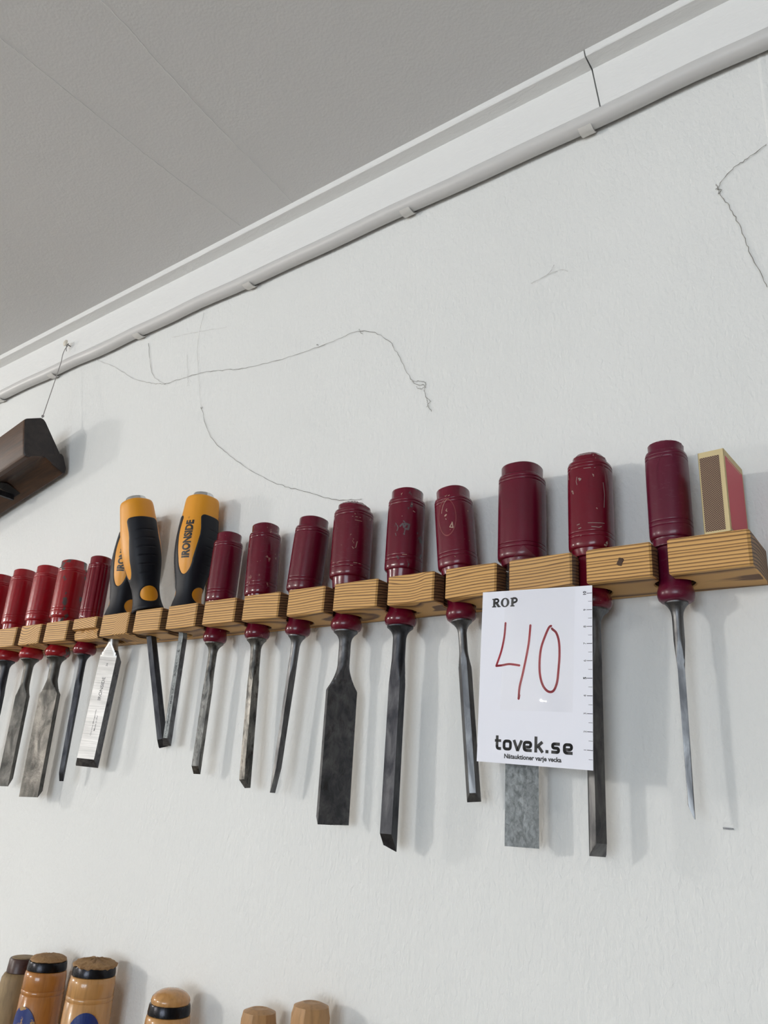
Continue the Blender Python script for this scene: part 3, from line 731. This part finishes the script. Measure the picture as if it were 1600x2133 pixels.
for k, d in yel.items():
    m4, L = tool_frame(k); m4 = m4 @ Matrix.Translation((0, 0, d['base'] * mm))
    t = thing('chisel', d['label'], 'chisel', m4, 'yellow and black chisels in the pine rack')
    tp = radians(d['t'])
    rings = []
    for i in range(91):
        s = 112.2 * i / 90
        rings.append([ypoint(s, 2 * pi * j / 72) for j in range(72)])
    obj('handle', *loft(rings), M['yellow'], t, 60)
    if k == 'y2': obj('end_ring', *loft([sring(z * mm, r * mm, 2.2, 48) for z, r in ((0.3, 14.1), (-0.3, 13.9), (-0.5, 13.2))]), M['rubber'], t, 40)
    V, F = clip_region(tp)
    g_ = obj('rubber_grip', V, F, M['rubber'], t, 40); g_['label'] = 'black ribbed rubber grip'
    obj('strike_cap', *loft([sring(s * mm, r * mm, 2, 40) for s, r in ((111.5, 9.8), (115.2, 9.8), (116.0, 9.4), (116.3, 8.6))]), M['chrome'], t, 40)['label'] = 'round steel strike cap'
    b = dict(d['bl']); rot = radians(b.pop('rot'))
    ob = obj('blade', *blade_mesh(rot=rot, send=-(L * 1000) - d['base'], **b), M[d['steel']], t, 28)
    if d.get('prints'):      # printed face keeps its own steel; bevels and edges take a darker one
        ob.data.materials.append(M['slate'])
        for p in ob.data.polygons:
            if p.center.z < -0.030 and p.normal.dot(Vector((sin(rot), -cos(rot), 0))) < 0.97: p.material_index = 1
    for sgn in (0, pi):
        if (sgn > 0) != (k == 'y2'): continue
        txt = fit(text2d('IRONSIDE', 10, 0.048), 0, 37.0, -4.2, 4.2)
        lt = flat('lettering', *wrap_text(txt, 46.5, tp + sgn + 0.02, 0.14), M['ink'], t); lt['label'] = 'black lettering IRONSIDE'
        reg = text2d('R', 1.3)
        flat('trademark_sign', *wrap_text(join(([(x + 85.0, y + 1.6) for x, y in reg[0]], reg[1]), stroke([(85.45 + 1.0 * cos(a), 2.1 + 1.0 * sin(a)) for a in [2 * pi * i / 20 for i in range(20)]], 0.14, True)), 0.8, tp + sgn + 0.02, 0.14), M['ink'], t)
    if d.get('prints'):
        vf = b['t'] / 2 + 0.04; send = -(L * 1000)
        if k == 'y1':
            rows = [('26', 2.6, -46.5, 1.3, 3.2), ('IRONSIDE', 4.6, -79, 2.0, 22.0), ('Chrome Manganese', 2.1, -112, 0.6, 24.0), ('Made in EU', 2.1, -107.5, 3.2, 14.0)]
            mt = M['greyink']
        else:
            rows = [('6', 3.4, -38.5, 1.2, 2.0), ('IRONSIDE', 2.6, -59.5, 0.9, 12.0), ('Made in EU', 1.9, -84, 0.7, 15.5), ('Chrome Manganese', 1.9, -112, 0.7, 24.0)]
            mt = M['ink']
        for body, h, s0, u0, ln in rows:
            tx = fit(text2d(body, h, 0.01), 0, ln, 0, h * 0.72)
            lt = flat('lettering', *blade_text(tx, send, s0, u0, rot, vf), mt, t); lt['label'] = 'etched lettering ' + body

# ------------------------------------------------------------------ lot card
cu = Vector((0.99915231, 0.00084199, -0.04115756)); cv = Vector((0.0411541, -0.0446490, 0.9981547)); cn = cu.cross(cv)
cm = Matrix((cu, cv, cn)).transposed().to_4x4(); cm.translation = Vector((-0.20693, -0.0404, 0.07885))
card = thing('lot_card', 'white auction card with red handwritten 40 taped to the front of the rack', 'card', cm)
def onf(VF, z=0.00028): return [(x * mm, y * mm, z) for x, y in VF[0]], VF[1]
obj('card_sheet', *box(-0.037, 0.037, -0.0525, 0.0525, -0.0002, 0.0002), M['paper'], card)
def part(name, VF, m, label=None, z=0.00028):
    o = flat(name, *onf(VF, z), m, card)
    if label: o['label'] = label
    return o
def cm2(pts): return [(p.x, p.y) for p in smoothpath([(x, y, 0) for x, y in pts], 7)]
four = join(stroke(cm2([(-19.9, 31.8), (-20.5, 23.2), (-22.3, 14.3), (-25.5, 5.2)]), 1.35), stroke(cm2([(-25.5, 5.1), (-21.3, 5.5), (-16.4, 6.2), (-9.6, 5.4)]), 1.35),
            stroke(cm2([(-2.7, 29.8), (-3.5, 19.7), (-5.1, 10.4), (-7.2, 0.5), (-9.1, -7.5), (-9.6, -14.5)]), 1.45), stroke([(-9.3, -12.5), (-9.6, -14.4)], 1.6), stroke([(-2.75, 29.7), (-2.8, 29.2)], 1.35), stroke([(-19.9, 31.7), (-19.95, 31.2)], 1.3))
zero = stroke(cm2([(11.0, 29.0), (9.6, 28.0), (7.3, 23.2), (4.7, 15.8), (3.8, 7.2), (4.3, -0.7), (6.3, -6.7), (9.6, -9.9), (12.9, -9.5), (15.1, -4.8), (16.0, 2.4), (16.6, 11.4), (16.2, 19.3), (14.5, 24.6), (12.2, 26.8), (11.6, 27.4)]), 1.45)
part('handwritten_number', join(four, zero), M['marker'], 'red marker number 40')
def rect(x0, x1, y0, y1): return [(x0, y0), (x1, y0), (x1, y1), (x0, y1)], [(0, 1, 2, 3)]
bl = 42.2; ch_ = 5.6
def ringpoly(cx, cy, rx, ry, ix, iy, n=28):
    V = []; F = []
    for i in range(n):
        a = 2 * pi * i / n; V += [(cx + rx * cos(a), cy + ry * sin(a)), (cx + ix * cos(a), cy + iy * sin(a))]
    for i in range(n): a, b = 2 * i, 2 * ((i + 1) % n); F.append((a, a + 1, b + 1, b))
    return V, F
x0 = -29.9
R_ = join(rect(x0 + 0.7, x0 + 2.4, bl, bl + ch_), rect(x0, x0 + 3.1, bl, bl + 0.7), rect(x0, x0 + 2.5, bl + ch_ - 0.7, bl + ch_),
          stroke([(x0 + 2.0, bl + ch_ - 0.35)] + arc(x0 + 3.0, bl + 4.15, 1.5, 1.15, 90, -90) + [(x0 + 2.0, bl + 2.75)], 1.2, False, True), stroke([(x0 + 3.2, bl + 2.7), (x0 + 4.9, bl + 0.3)], 1.6, False, False), rect(x0 + 4.2, x0 + 6.2, bl, bl + 0.7))
x0 = -23.4
O_ = ringpoly(x0 + 2.75, bl + ch_ / 2, 3.05, 3.0, 1.35, 2.3)
x0 = -16.9
P_ = join(rect(x0 + 0.6, x0 + 2.3, bl, bl + ch_), rect(x0, x0 + 3.0, bl, bl + 0.7), rect(x0, x0 + 2.4, bl + ch_ - 0.7, bl + ch_),
          stroke([(x0 + 2.0, bl + ch_ - 0.35)] + arc(x0 + 2.9, bl + 3.95, 1.6, 1.3, 90, -90) + [(x0 + 2.0, bl + 2.3)], 1.25, False, True))
part('printed_text', join(R_, O_, P_), M['ink'], 'black serif letters ROP')
# web address in rounded square letters
sw = 1.75; xh = 6.3; asc = 9.0; bx = -45.0; r_ = 1.5
def S_(pts, closed=False, rnd=True): return stroke(rounded(pts, r_, closed) if rnd else pts, sw, closed, False)
h = sw / 2
def glyph_t(x): return join(S_([(x + 1.5, bx + asc - 0.6), (x + 1.5, bx + h), (x + 4.2, bx + h)]), stroke([(x, bx + xh - h), (x + 4.1, bx + xh - h)], sw * 0.9, False, False))
def glyph_o(x): return S_([(x + h, bx + h), (x + 5.9 - h, bx + h), (x + 5.9 - h, bx + xh - h), (x + h, bx + xh - h)], True)
def glyph_v(x): return join(stroke([(x + 0.7, bx + xh), (x + 3.1, bx + 0.3)], sw, False, False), stroke([(x + 3.1, bx + 0.3), (x + 5.6, bx + xh)], sw, False, False), rect(x + 2.3, x + 3.9, bx, bx + 1.0))
def glyph_e(x): return S_([(x + h, bx + 2.75), (x + 5.9 - h, bx + 2.75), (x + 5.9 - h, bx + xh - h), (x + h, bx + xh - h), (x + h, bx + h), (x + 5.7, bx + h)])
def glyph_k(x): return join(stroke([(x + h, bx), (x + h, bx + asc)], sw, False, False), stroke([(x + 1.2, bx + 2.9), (x + 4.9, bx + xh - 0.2)], sw, False, False), stroke([(x + 2.4, bx + 3.6), (x + 5.1, bx + 0.2)], sw, False, False))
def glyph_s(x): return S_([(x + 5.2, bx + xh - h), (x + h, bx + xh - h), (x + h, bx + xh / 2), (x + 5.3 - h, bx + xh / 2), (x + 5.3 - h, bx + h), (x + 0.1, bx + h)])
word = join(glyph_t(-24.9), glyph_o(-19.7), glyph_v(-13.2), glyph_e(-6.9), glyph_k(0.4), rect(7.2, 9.0, bx, bx + 1.8), glyph_s(10.6), glyph_e(17.6))
word = ([((x + 24.9) * 50.1 / 48.4 - 24.9, y) for x, y in word[0]], word[1])
part('printed_text', word, M['ink'], 'large black letters tovek.se')
sub = fit(text2d('Nätauktioner varje vecka', 3.0, 0.034), -18.3, 18.3)
part('printed_text', ([(x, y - 49.4) for x, y in sub[0]], sub[1]), M['ink'], 'small black line Nätauktioner varje vecka')
tk = []
for k in range(1, 11):
    v = -51.8 + 9.97 * k; tk.append(rect(33.6, 36.95, v - 0.17, v + 0.17)); tk.append(rect(34.5, 36.9, v - 5.0 - 0.1, v - 5.0 + 0.1))
part('ruler_ticks', join(*tk), M['ink'], 'black ruler ticks')
nm = []
for k in range(1, 11):
    v = -51.8 + 9.97 * k
    tx = text2d(str(k), 2.6 if k in (5, 10) else 2.4, 0.035 if k in (5, 10) else 0.0, 1.0, 'CENTER')
    nm.append(([(33.2 - y, v + x) for x, y in tx[0]], tx[1]))
part('ruler_numbers', join(*nm), M['ink'], 'ruler numbers 1 to 10')
# clear tape over the card and up onto the rack
tt = NT('clear tape'); fz = tt.noise(tt.coord(), 60, 1); nb = tt.bump(fz, 0.008, 0.0008)
tr = tt.new('ShaderNodeBsdfTransparent'); tr.inputs[0].default_value = (0.985, 0.985, 0.985, 1)
gl = tt.new('ShaderNodeBsdfGlossy', i_Roughness=0.06); tt.L(nb, gl.inputs['Normal'])
lw = tt.new('ShaderNodeLayerWeight', i_Blend=0.5); fac = tt.math('ADD', tt.math('MULTIPLY', tt.math('POWER', lw.outputs['Facing'], 4.0), 0.30), 0.035)
mx = tt.new('ShaderNodeMixShader'); tt.L(fac, mx.inputs[0]); tt.L(tr.outputs[0], mx.inputs[1]); tt.L(gl.outputs[0], mx.inputs[2]); tt.L(mx.outputs[0], tt.out.inputs[0])
rings = []
for i in range(80):
    v = -21.5 + 94.0 * (i / 79) ** 1.25; row = []
    for j in range(64):
        u = -21.9 + 46.9 * j / 63 + (v + 21) * 0.02
        zz = 0.5 + 0.86 * math.exp(-((u - 11.5) / 6.0) ** 2 - ((v + 16.0) / 4.5) ** 2)
        if v > 52: zz = 0.15
        row.append((u * mm, v * mm, zz * mm))
    rings.append(row)
V, F = loft(rings, False, False, False)
o = obj('clear_tape', V, F, tt.m, card, 80); o['label'] = 'clear glossy tape strip'
# folded corner of the tape standing up above the rack
inv = cm.inverted()
tri = [inv @ Vector(p) for p in ((-0.2240, -0.0405, RT + 0.0003), (-0.2048, -0.0405, RT + 0.0003), (-0.2155, -0.0380, RT + 0.0105), (-0.2140, -0.0385, RT + 0.0060))]
o = flat('tape_corner', tri, [(0, 1, 3), (1, 2, 3), (2, 0, 3)], tt.m, card)

# ------------------------------------------------------------------ matchbox on the rack
bxm = Matrix.Translation((-0.0942, -0.0241, RT)) @ Matrix.Rotation(radians(-3.5), 4, 'Z')
mb = thing('matchbox', 'matchbox with brown striking side and red label standing on the right end of rack', 'matchbox', bxm)
hw, hd, hh = 0.0072, 0.0175, 0.0500
th_ = 0.0004
V, F = join(box(-hw, hw, -hd, -hd + th_, 0, hh), box(-hw, hw, hd - th_, hd, 0, hh), box(-hw, -hw + th_, -hd, hd, 0, hh), box(hw - th_, hw, -hd, hd, 0, hh))
obj('sleeve', V, F, M['matchcard'], mb)
iw, idp = hw - 0.0007, hd - 0.0007
V, F = join(box(-iw, iw, -idp, idp, 0.0003, 0.0009), box(-iw, iw, -idp, idp, hh - 0.0009, hh - 0.0003), box(-iw, -iw + 0.0005, -idp, idp, 0.0009, hh - 0.0009), box(-iw, iw, -idp, -idp + 0.0005, 0.0009, hh - 0.0009), box(-iw, iw, idp - 0.0005, idp, 0.0009, hh - 0.0009))
obj('tray', V, F, M['matchcard'], mb)
ms = NT('striker print')
vv = ms.coord((1, 1, 1), (0, 0, 0)); sx = ms.new('ShaderNodeSeparateXYZ'); ms.L(vv, sx.inputs[0])
def diag_line(sgn):
    q = ms.math('ADD', ms.math('MULTIPLY', sx.outputs[0], 1 / 0.0013), ms.math('MULTIPLY', sx.outputs[2], sgn / 0.0013))
    return ms.math('GREATER_THAN', ms.math('FRACT', q), 0.78)
li = ms.math('MAXIMUM', diag_line(1.0), diag_line(-1.0))
ms.set(Base=ms.mix(li, (0.052, 0.022, 0.024), (0.40, 0.28, 0.17)), Roughness=0.8)
obj('striker', *box(-hw + 0.0008, hw - 0.0027, -hd - 0.00012, -hd - 0.00004, 0.0012, hh - 0.0035), ms.m, mb)['label'] = 'dark brown dotted striking surface'
obj('striker', *box(-hw + 0.0008, hw - 0.0027, hd + 0.00004, hd + 0.00012, 0.0012, hh - 0.0035), ms.m, mb)
obj('label_panel', *box(hw + 0.00004, hw + 0.00012, -hd + 0.0016, hd - 0.0016, 0.0016, hh - 0.0040), M['matchred'], mb)['label'] = 'red label panel'
obj('label_line', *box(hw + 0.00004, hw + 0.0001, -hd + 0.0050, hd - 0.0050, hh - 0.00525, hh - 0.0049), M['matchcard'], mb).location.x = 0.00006

# ------------------------------------------------------------------ wooden moulding plane hung on a string
ang = radians(13); A = Vector((cos(ang), 0, sin(ang))); U = Vector((-sin(ang), 0, cos(ang)))
O = Vector((-0.8627, -0.004, 0.3576))
pm = Matrix((A, Vector((0, 1, 0)), U)).transposed().to_4x4(); pm.translation = O
wp = thing('wooden_plane', 'old dark brown wooden moulding plane hanging on a string at the left edge', 'plane', pm)
sec = [(-0.0040, 0.0), (-0.0010, 0.0015), (0.0002, 0.0080), (-0.0045, 0.0235), (-0.0075, 0.0262), (-0.0103, 0.0258), (-0.0345, 0.0640), (-0.0375, 0.0668), (-0.0410, 0.0672), (-0.0590, 0.0570), (-0.0615, 0.0535),
       (-0.0575, 0.0060), (-0.0555, 0.0028), (-0.0500, 0.0030), (-0.0480, 0.0048), (-0.0330, 0.0118), (-0.0300, 0.0112), (-0.0220, 0.0078), (-0.0200, 0.0062)]
def secring(x, k=1.0):
    cy, cz = -0.031, 0.033
    return [(x, cy + (y - cy) * k, cz + (z - cz) * k) for y, z in sec]
body = obj('stock', *loft([secring(0.0, 0.955), secring(-0.0012, 0.985), secring(-0.004, 1.0), secring(-0.23, 1.0), secring(-0.236, 0.97)]), M['plane'], wp, 35)
body.data.materials.append(wood_mat('dark end grain', (0.012, 0.009, 0.010), (0.035, 0.025, 0.023), (80, 80, 80), 0.5))
for p in body.data.polygons:
    if abs(p.normal.x) > 0.45: p.material_index = 1
# mouth with a dark wedge on the underside; recess shade painted as a flat patch
mo = plain('mouth hollow shade', (0.006, 0.005, 0.005), 0.8)
def sole(y): return 0.0030 + (0.0118 - 0.0030) * max(0, 1 - abs(y + 0.033) / 0.016) if y < -0.02 else max(0.0, (-0.004 - y) * 0.39)
rg = [[(-0.080 - d * 1.0, y, sole(y) - 0.0005 + 0.002 * 0) for d in (0.0, 0.004, 0.012, 0.016)] for y in (-0.050, -0.040, -0.030, -0.020, -0.012)]
V, F = loft(rg, False, False, False)
obj('mouth', V, F, mo, wp)
obj('cutting_iron', *join(box(-0.0935, -0.0905, -0.046, -0.014, -0.0035, 0.004)), M['dark'], wp)
# string and pin
K = pm @ Vector((-0.0016, -0.0385, 0.0680)); PN = Vector((-0.9165, -0.0185, 0.5594))
Pa = [K + Vector((0.0008, -0.0006, -0.0004)), K + Vector((0, 0, 0.002))]
n = 26
for i in range(1, n): 
    t_ = i / n; q = K.lerp(PN + Vector((0, 0.002, -0.0045)), t_)
    q.x += 0.0022 * sin(pi * t_) - (0.0025 * max(0, (t_ - 0.78) / 0.22) * (1 - max(0, (t_ - 0.78) / 0.22)) * 4); q.y -= 0.0008 * sin(pi * t_); Pa.append(q)
Pa += [PN + Vector((0.0014, 0.003, -0.003)), PN + Vector((0, 0.004, 0.0016)), PN + Vector((-0.0016, 0.003, -0.001)), PN + Vector((0.0004, 0.002, -0.006)), PN + Vector((0.002, 0.0025, -0.012))]
knot = [K + Vector((0.0013 * cos(a) * (1 + 0.2 * sin(2 * a)), 0.0011 * sin(a), 0.0025 + 0.0009 * sin(1.5 * a))) for a in [4 * pi * i / 26 for i in range(27)]]
st = obj('string', *join(tube(Pa, 0.00055, 7), tube(knot, 0.0005, 6)), M['string'], None, 70)
tag(st, 'thin grey string tied from the push pin to the wooden plane', 'string')
pn = thing('push_pin', 'cream push pin with oval head stuck in the white moulding, holding the string', 'pin', Matrix.Translation(PN) @ Matrix.Rotation(radians(90), 4, 'X') @ Matrix.Rotation(radians(12), 4, 'Y'))
obj('head', *loft([sring(z * mm, r * mm, 2, 24, ry=r * mm * 1.35) for z, r in ((-1.2, 1.4), (-0.6, 3.0), (0.2, 3.8), (1.2, 3.4), (2.0, 2.1), (2.4, 0.6))]), M['pin'], pn, 60)
obj('shaft', *loft([sring(z * mm, r * mm, 2, 12) for z, r in ((-8.6, 0.7), (-1.1, 0.8))]), M['steel'], pn, 60)

# ------------------------------------------------------------------ cobwebs, staple and specks on the wall
def web(pts, r, m, label, extra=(), jitter=0.0006, name='cobweb_thread'):
    rnd = random.Random(len(pts)); parts = []
    for pp in [pts] + list(extra):
        P = smoothpath([(x, -0.0009, z) for x, z in pp], 8)
        P = [p + Vector((rnd.uniform(-jitter, jitter), -abs(rnd.uniform(0, 0.0004)), rnd.uniform(-jitter, jitter))) for p in P]
        parts.append(tube(P, [r * rnd.uniform(0.55, 1.35) for _ in P], 5))
    return tag(obj(name, *join(*parts), m, None, 80), label, 'cobweb')
web([[-0.7467, 0.5134], [-0.7302, 0.4706], [-0.7168, 0.4547], [-0.6954, 0.4406]], 0.00028, M['webpale'], 'pale curved cobweb strand left of the long dark cobweb', [[[-0.8579, 0.5240], [-0.8107, 0.4985], [-0.7617, 0.4665], [-0.7195, 0.4483], [-0.6954, 0.4406]]])
web([[-0.6954, 0.4406], [-0.6609, 0.4389], [-0.6235, 0.4352], [-0.5909, 0.4279], [-0.5525, 0.4198], [-0.4966, 0.4139], [-0.4426, 0.4131], [-0.4031, 0.4133], [-0.3719, 0.3944], [-0.3569, 0.3724], [-0.3394, 0.3404], [-0.3266, 0.333], [-0.3267, 0.3275], [-0.3234, 0.3196], [-0.322, 0.3124], [-0.3179, 0.3059]],
    0.00019, M['web'], 'long dark dusty cobweb strand sagging across the wall above the chisels', [[[-0.3394, 0.3404], [-0.331, 0.338], [-0.3255, 0.3345], [-0.329, 0.330], [-0.335, 0.334]], [[-0.405, 0.416], [-0.403, 0.412], [-0.400, 0.409]], [[-0.3235, 0.3196], [-0.320, 0.316], [-0.3235, 0.311]], [[-0.458, 0.4165], [-0.4560, 0.4150]]])
web([[-0.646, 0.5225], [-0.6476, 0.4775], [-0.634, 0.4291], [-0.621, 0.3892]], 0.00012, M['webpale'], 'faint upright cobweb thread crossing the long dark strand', [[[-0.664, 0.470], [-0.655, 0.440], [-0.652, 0.425]], [[-0.700, 0.506], [-0.655, 0.498], [-0.60, 0.486]]])
web([[-0.621, 0.3892], [-0.5967, 0.3485], [-0.5615, 0.3184], [-0.5152, 0.2879], [-0.4808, 0.2702], [-0.4492, 0.258], [-0.4137, 0.2440], [-0.385, 0.2390]], 0.00019, M['web'], 'thin curved cobweb thread running down to the battered maroon handle', [[[-0.622, 0.390], [-0.6205, 0.3885], [-0.6195, 0.3893]]])
web([[-0.0493, 0.4451], [-0.0616, 0.4389], [-0.0714, 0.4354], [-0.083, 0.4231], [-0.0773, 0.404], [-0.0716, 0.3806], [-0.0676, 0.3588], [-0.0608, 0.3292]], 0.00022, M['web'], 'grey cobweb thread on the wall near the right edge', [[[-0.0845, 0.4265], [-0.083, 0.4225], [-0.0815, 0.4195], [-0.0838, 0.418]], [[-0.0845, 0.4225], [-0.0826, 0.4215]]])
web([[-0.228, 0.3985], [-0.214, 0.4010], [-0.208, 0.4080]], 0.00015, M['webpale'], 'tiny pale hair of cobweb on the bare wall right of the clips', [[[-0.214, 0.401], [-0.203, 0.4015], [-0.196, 0.3970]]], 0.0003)
tag(obj('staple', *box(-0.1152, -0.1100, -0.0009, 0.0, -0.0005, 0.0004), M['steel']), 'small grey staple in the wall right of the thinnest blade', 'staple')

# ------------------------------------------------------------------ wooden handled chisels in a lower rack
LZ = -0.270
low = [  # x, y, z of top, radius(mm), kind, tilt
 ('h1', -0.7035, -0.026, -0.1480, 17.0), ('h2', -0.6665, -0.026, -0.1400, 17.3), ('h3', -0.6012, -0.026, -0.1335, 18.2), ('h4', -0.5074, -0.024, -0.1385, 16.6), ('h5', -0.4190, -0.022, -0.1355, 12.8), ('h6', -0.3738, -0.022, -0.1240, 13.2)]
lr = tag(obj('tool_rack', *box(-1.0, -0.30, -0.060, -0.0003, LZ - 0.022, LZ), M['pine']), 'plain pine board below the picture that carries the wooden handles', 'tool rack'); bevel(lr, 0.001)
worn = wood_mat('worn grey wood', (0.15, 0.095, 0.045), (0.36, 0.25, 0.12), (60, 60, 14), 0.6)
amber = wood_mat('amber varnished wood', (0.32, 0.115, 0.020), (0.46, 0.19, 0.045), (60, 60, 7), 0.22, 0.5)
honey = wood_mat('honey varnished wood', (0.44, 0.205, 0.060), (0.58, 0.31, 0.11), (60, 60, 7), 0.25, 0.5)
oak = wood_mat('plain beech wood', (0.36, 0.19, 0.075), (0.48, 0.27, 0.115), (70, 70, 5), 0.45)
endg = wood_mat('battered end grain', (0.22, 0.115, 0.045), (0.40, 0.24, 0.11), (160, 160, 160), 0.75)
leather = wood_mat('dark brown leather cap', (0.030, 0.012, 0.010), (0.075, 0.030, 0.022), (50, 50, 50), 0.35)
lab = {'h1': 'worn grey wooden chisel handle with dark brown cap, at the bottom left corner',
       'h2': 'amber wooden chisel handle with black hoop and worn blue label, second from left',
       'h3': 'large honey wooden chisel handle with black hoop, frayed top and blue oval label',
       'h4': 'wooden chisel handle with smooth domed top and black hoop, standing apart',
       'h5': 'eight-sided wooden chisel handle at the bottom, the shorter one on the left',
       'h6': 'eight-sided wooden chisel handle at the bottom, the taller one on the right'}
def octring(s, r, rot=pi / 8, N=48):
    out = []
    for k in range(N):
        th = 2 * pi * k / N; q = cos(pi / 8) / cos(((th - rot) % (pi / 4)) - pi / 8); out.append((r * q * cos(th), r * q * sin(th), s))
    return out
for k, x, y, zt, r in low:
    Lh = (zt - LZ)
    t = thing('chisel', lab[k], 'chisel', Matrix.Translation((x, y, LZ)), 'wooden-handled chisels below')
    rr = random.Random(k); T = Lh
    if k == 'h1':
        obj('handle', *loft([sring(z, q * mm, 2, 40) for z, q in ((0, 13), (0.03, 15), (T - 0.040, 17.0), (T - 0.015, 15.0), (T - 0.0117, 13.3), (T - 0.0107, 11))]), worn, t, 50)
        obj('cap', *loft([sring(z, q * mm, 2, 40) for z, q in ((T - 0.0110, 11.8), (T - 0.0106, 12.3), (T - 0.001, 11.6), (T, 11.0))]), leather, t, 40)['label'] = 'dark brown leather cap'
        obj('cap_end', *loft([sring(z, q * mm, 2, 40) for z, q in ((T - 0.0004, 10.0), (T + 0.0005, 9.6), (T + 0.0008, 8))]), worn, t, 40)
    elif k in ('h2', 'h3', 'h4'):
        mat = {'h2': amber, 'h3': honey, 'h4': honey}[k]
        ht = T - {'h2': 0.0045, 'h3': 0.0040, 'h4': 0.0095}[k]; hb = ht - {'h2': 0.0070, 'h3': 0.0075, 'h4': 0.0072}[k]
        pr = [(0, r * 0.8), (0.03, r * 0.95), (hb - 0.05, r * 1.03)]
        for gq in (hb - 0.017, hb - 0.0135):
            pr += [(gq - 0.0006, r * 1.0), (gq, r * 0.972), (gq + 0.0006, r * 1.0)]
        pr += [(hb - 0.004, r * 0.98), (hb - 0.0006, r * 0.945), (hb, r * 0.90)]
        obj('handle', *loft([sring(z, q * mm, 2, 48) for z, q in pr]), mat, t, 50)
        obj('hoop', *loft([sring(z, q * mm, 2, 48) for z, q in ((hb + 0.0002, r * 0.86), (hb + 0.0004, r * 0.925), (hb + 0.002, r * 0.93), (ht - 0.001, r * 0.90), (ht - 0.0002, r * 0.88), (ht, r * 0.82))]), M['hoop'], t, 40)['label'] = 'black steel hoop'
        e = []
        dome = {'h2': ((0, .84), (.4, .86), (1.8, .83), (3.3, .70), (4.2, .48), (4.5, .2)), 'h3': ((-1.0, .90), (0, .945), (0.8, .94), (2, .84), (3.2, .60), (3.9, .3), (4.0, .1)), 'h4': ((0, .83), (2, .86), (4.2, .82), (6.6, .68), (8.6, .45), (9.4, .2))}[k]
        for dz, f in dome:
            amp = {'h2': 0.02, 'h3': 0.045, 'h4': 0.004}[k]
            e.append([(px * (1 + rr.uniform(-amp, amp)), py * (1 + rr.uniform(-amp, amp)), pz + rr.uniform(-1, 1) * amp * 0.02) for px, py, pz in sring(ht + dz * mm, r * f * mm, 2, 48)])
        obj('struck_end', *loft(e), honey if k == 'h4' else endg, t, 60)['label'] = 'battered wooden end'
        if k != 'h4':      # oval label wrapped on the front
            V = []; F = []; c0 = {'h2': hb - 0.0440, 'h3': hb - 0.0420}[k]; ph0 = radians({'h2': 16, 'h3': 52}[k]); n1, n2 = 8, 36
            for i in range(n1 + 1):
                for j in range(n2):
                    a = 2 * pi * j / n2; q = i / n1; zz = c0 + 0.020 * q * sin(a); ph = ph0 + 0.72 * q * cos(a) - pi / 2
                    rad = r * 1.036 * mm + 0.0003; V.append((rad * cos(ph), rad * sin(ph), zz))
            for i in range(n1):
                for j in range(n2): F.append((i * n2 + j, i * n2 + (j + 1) % n2, (i + 1) * n2 + (j + 1) % n2, (i + 1) * n2 + j))
            bt = NT('blue oval print ' + k); w = bt.noise(bt.coord(), 120, 4, 0.7)
            thr = 0.55 if k == 'h2' else 0.74
            bt.set(Base=bt.mix(bt.ramp(w, [(thr, (0, 0, 0)), (thr + 0.03, (1, 1, 1))]), (0.010, 0.030, 0.17), (0.42, 0.25, 0.09)), Roughness=0.35)
            flat('oval_label', V, F, bt.m, t)['label'] = 'blue oval label'
    else:
        rg = [octring(z, q * mm) for z, q in ((0, r * 0.8), (0.03, r * 0.95), (T - 0.0075, r), )] + [sring(T - 0.0020, r * 0.86 * mm, 2, 48), sring(T - 0.0004, r * 0.55 * mm, 2, 48), sring(T, r * 0.42 * mm, 2, 48), sring(T - 0.0005, r * 0.30 * mm, 2, 48), sring(T - 0.0003, r * 0.1 * mm, 2, 48)]
        obj('handle', *loft(rg), oak, t, 24)
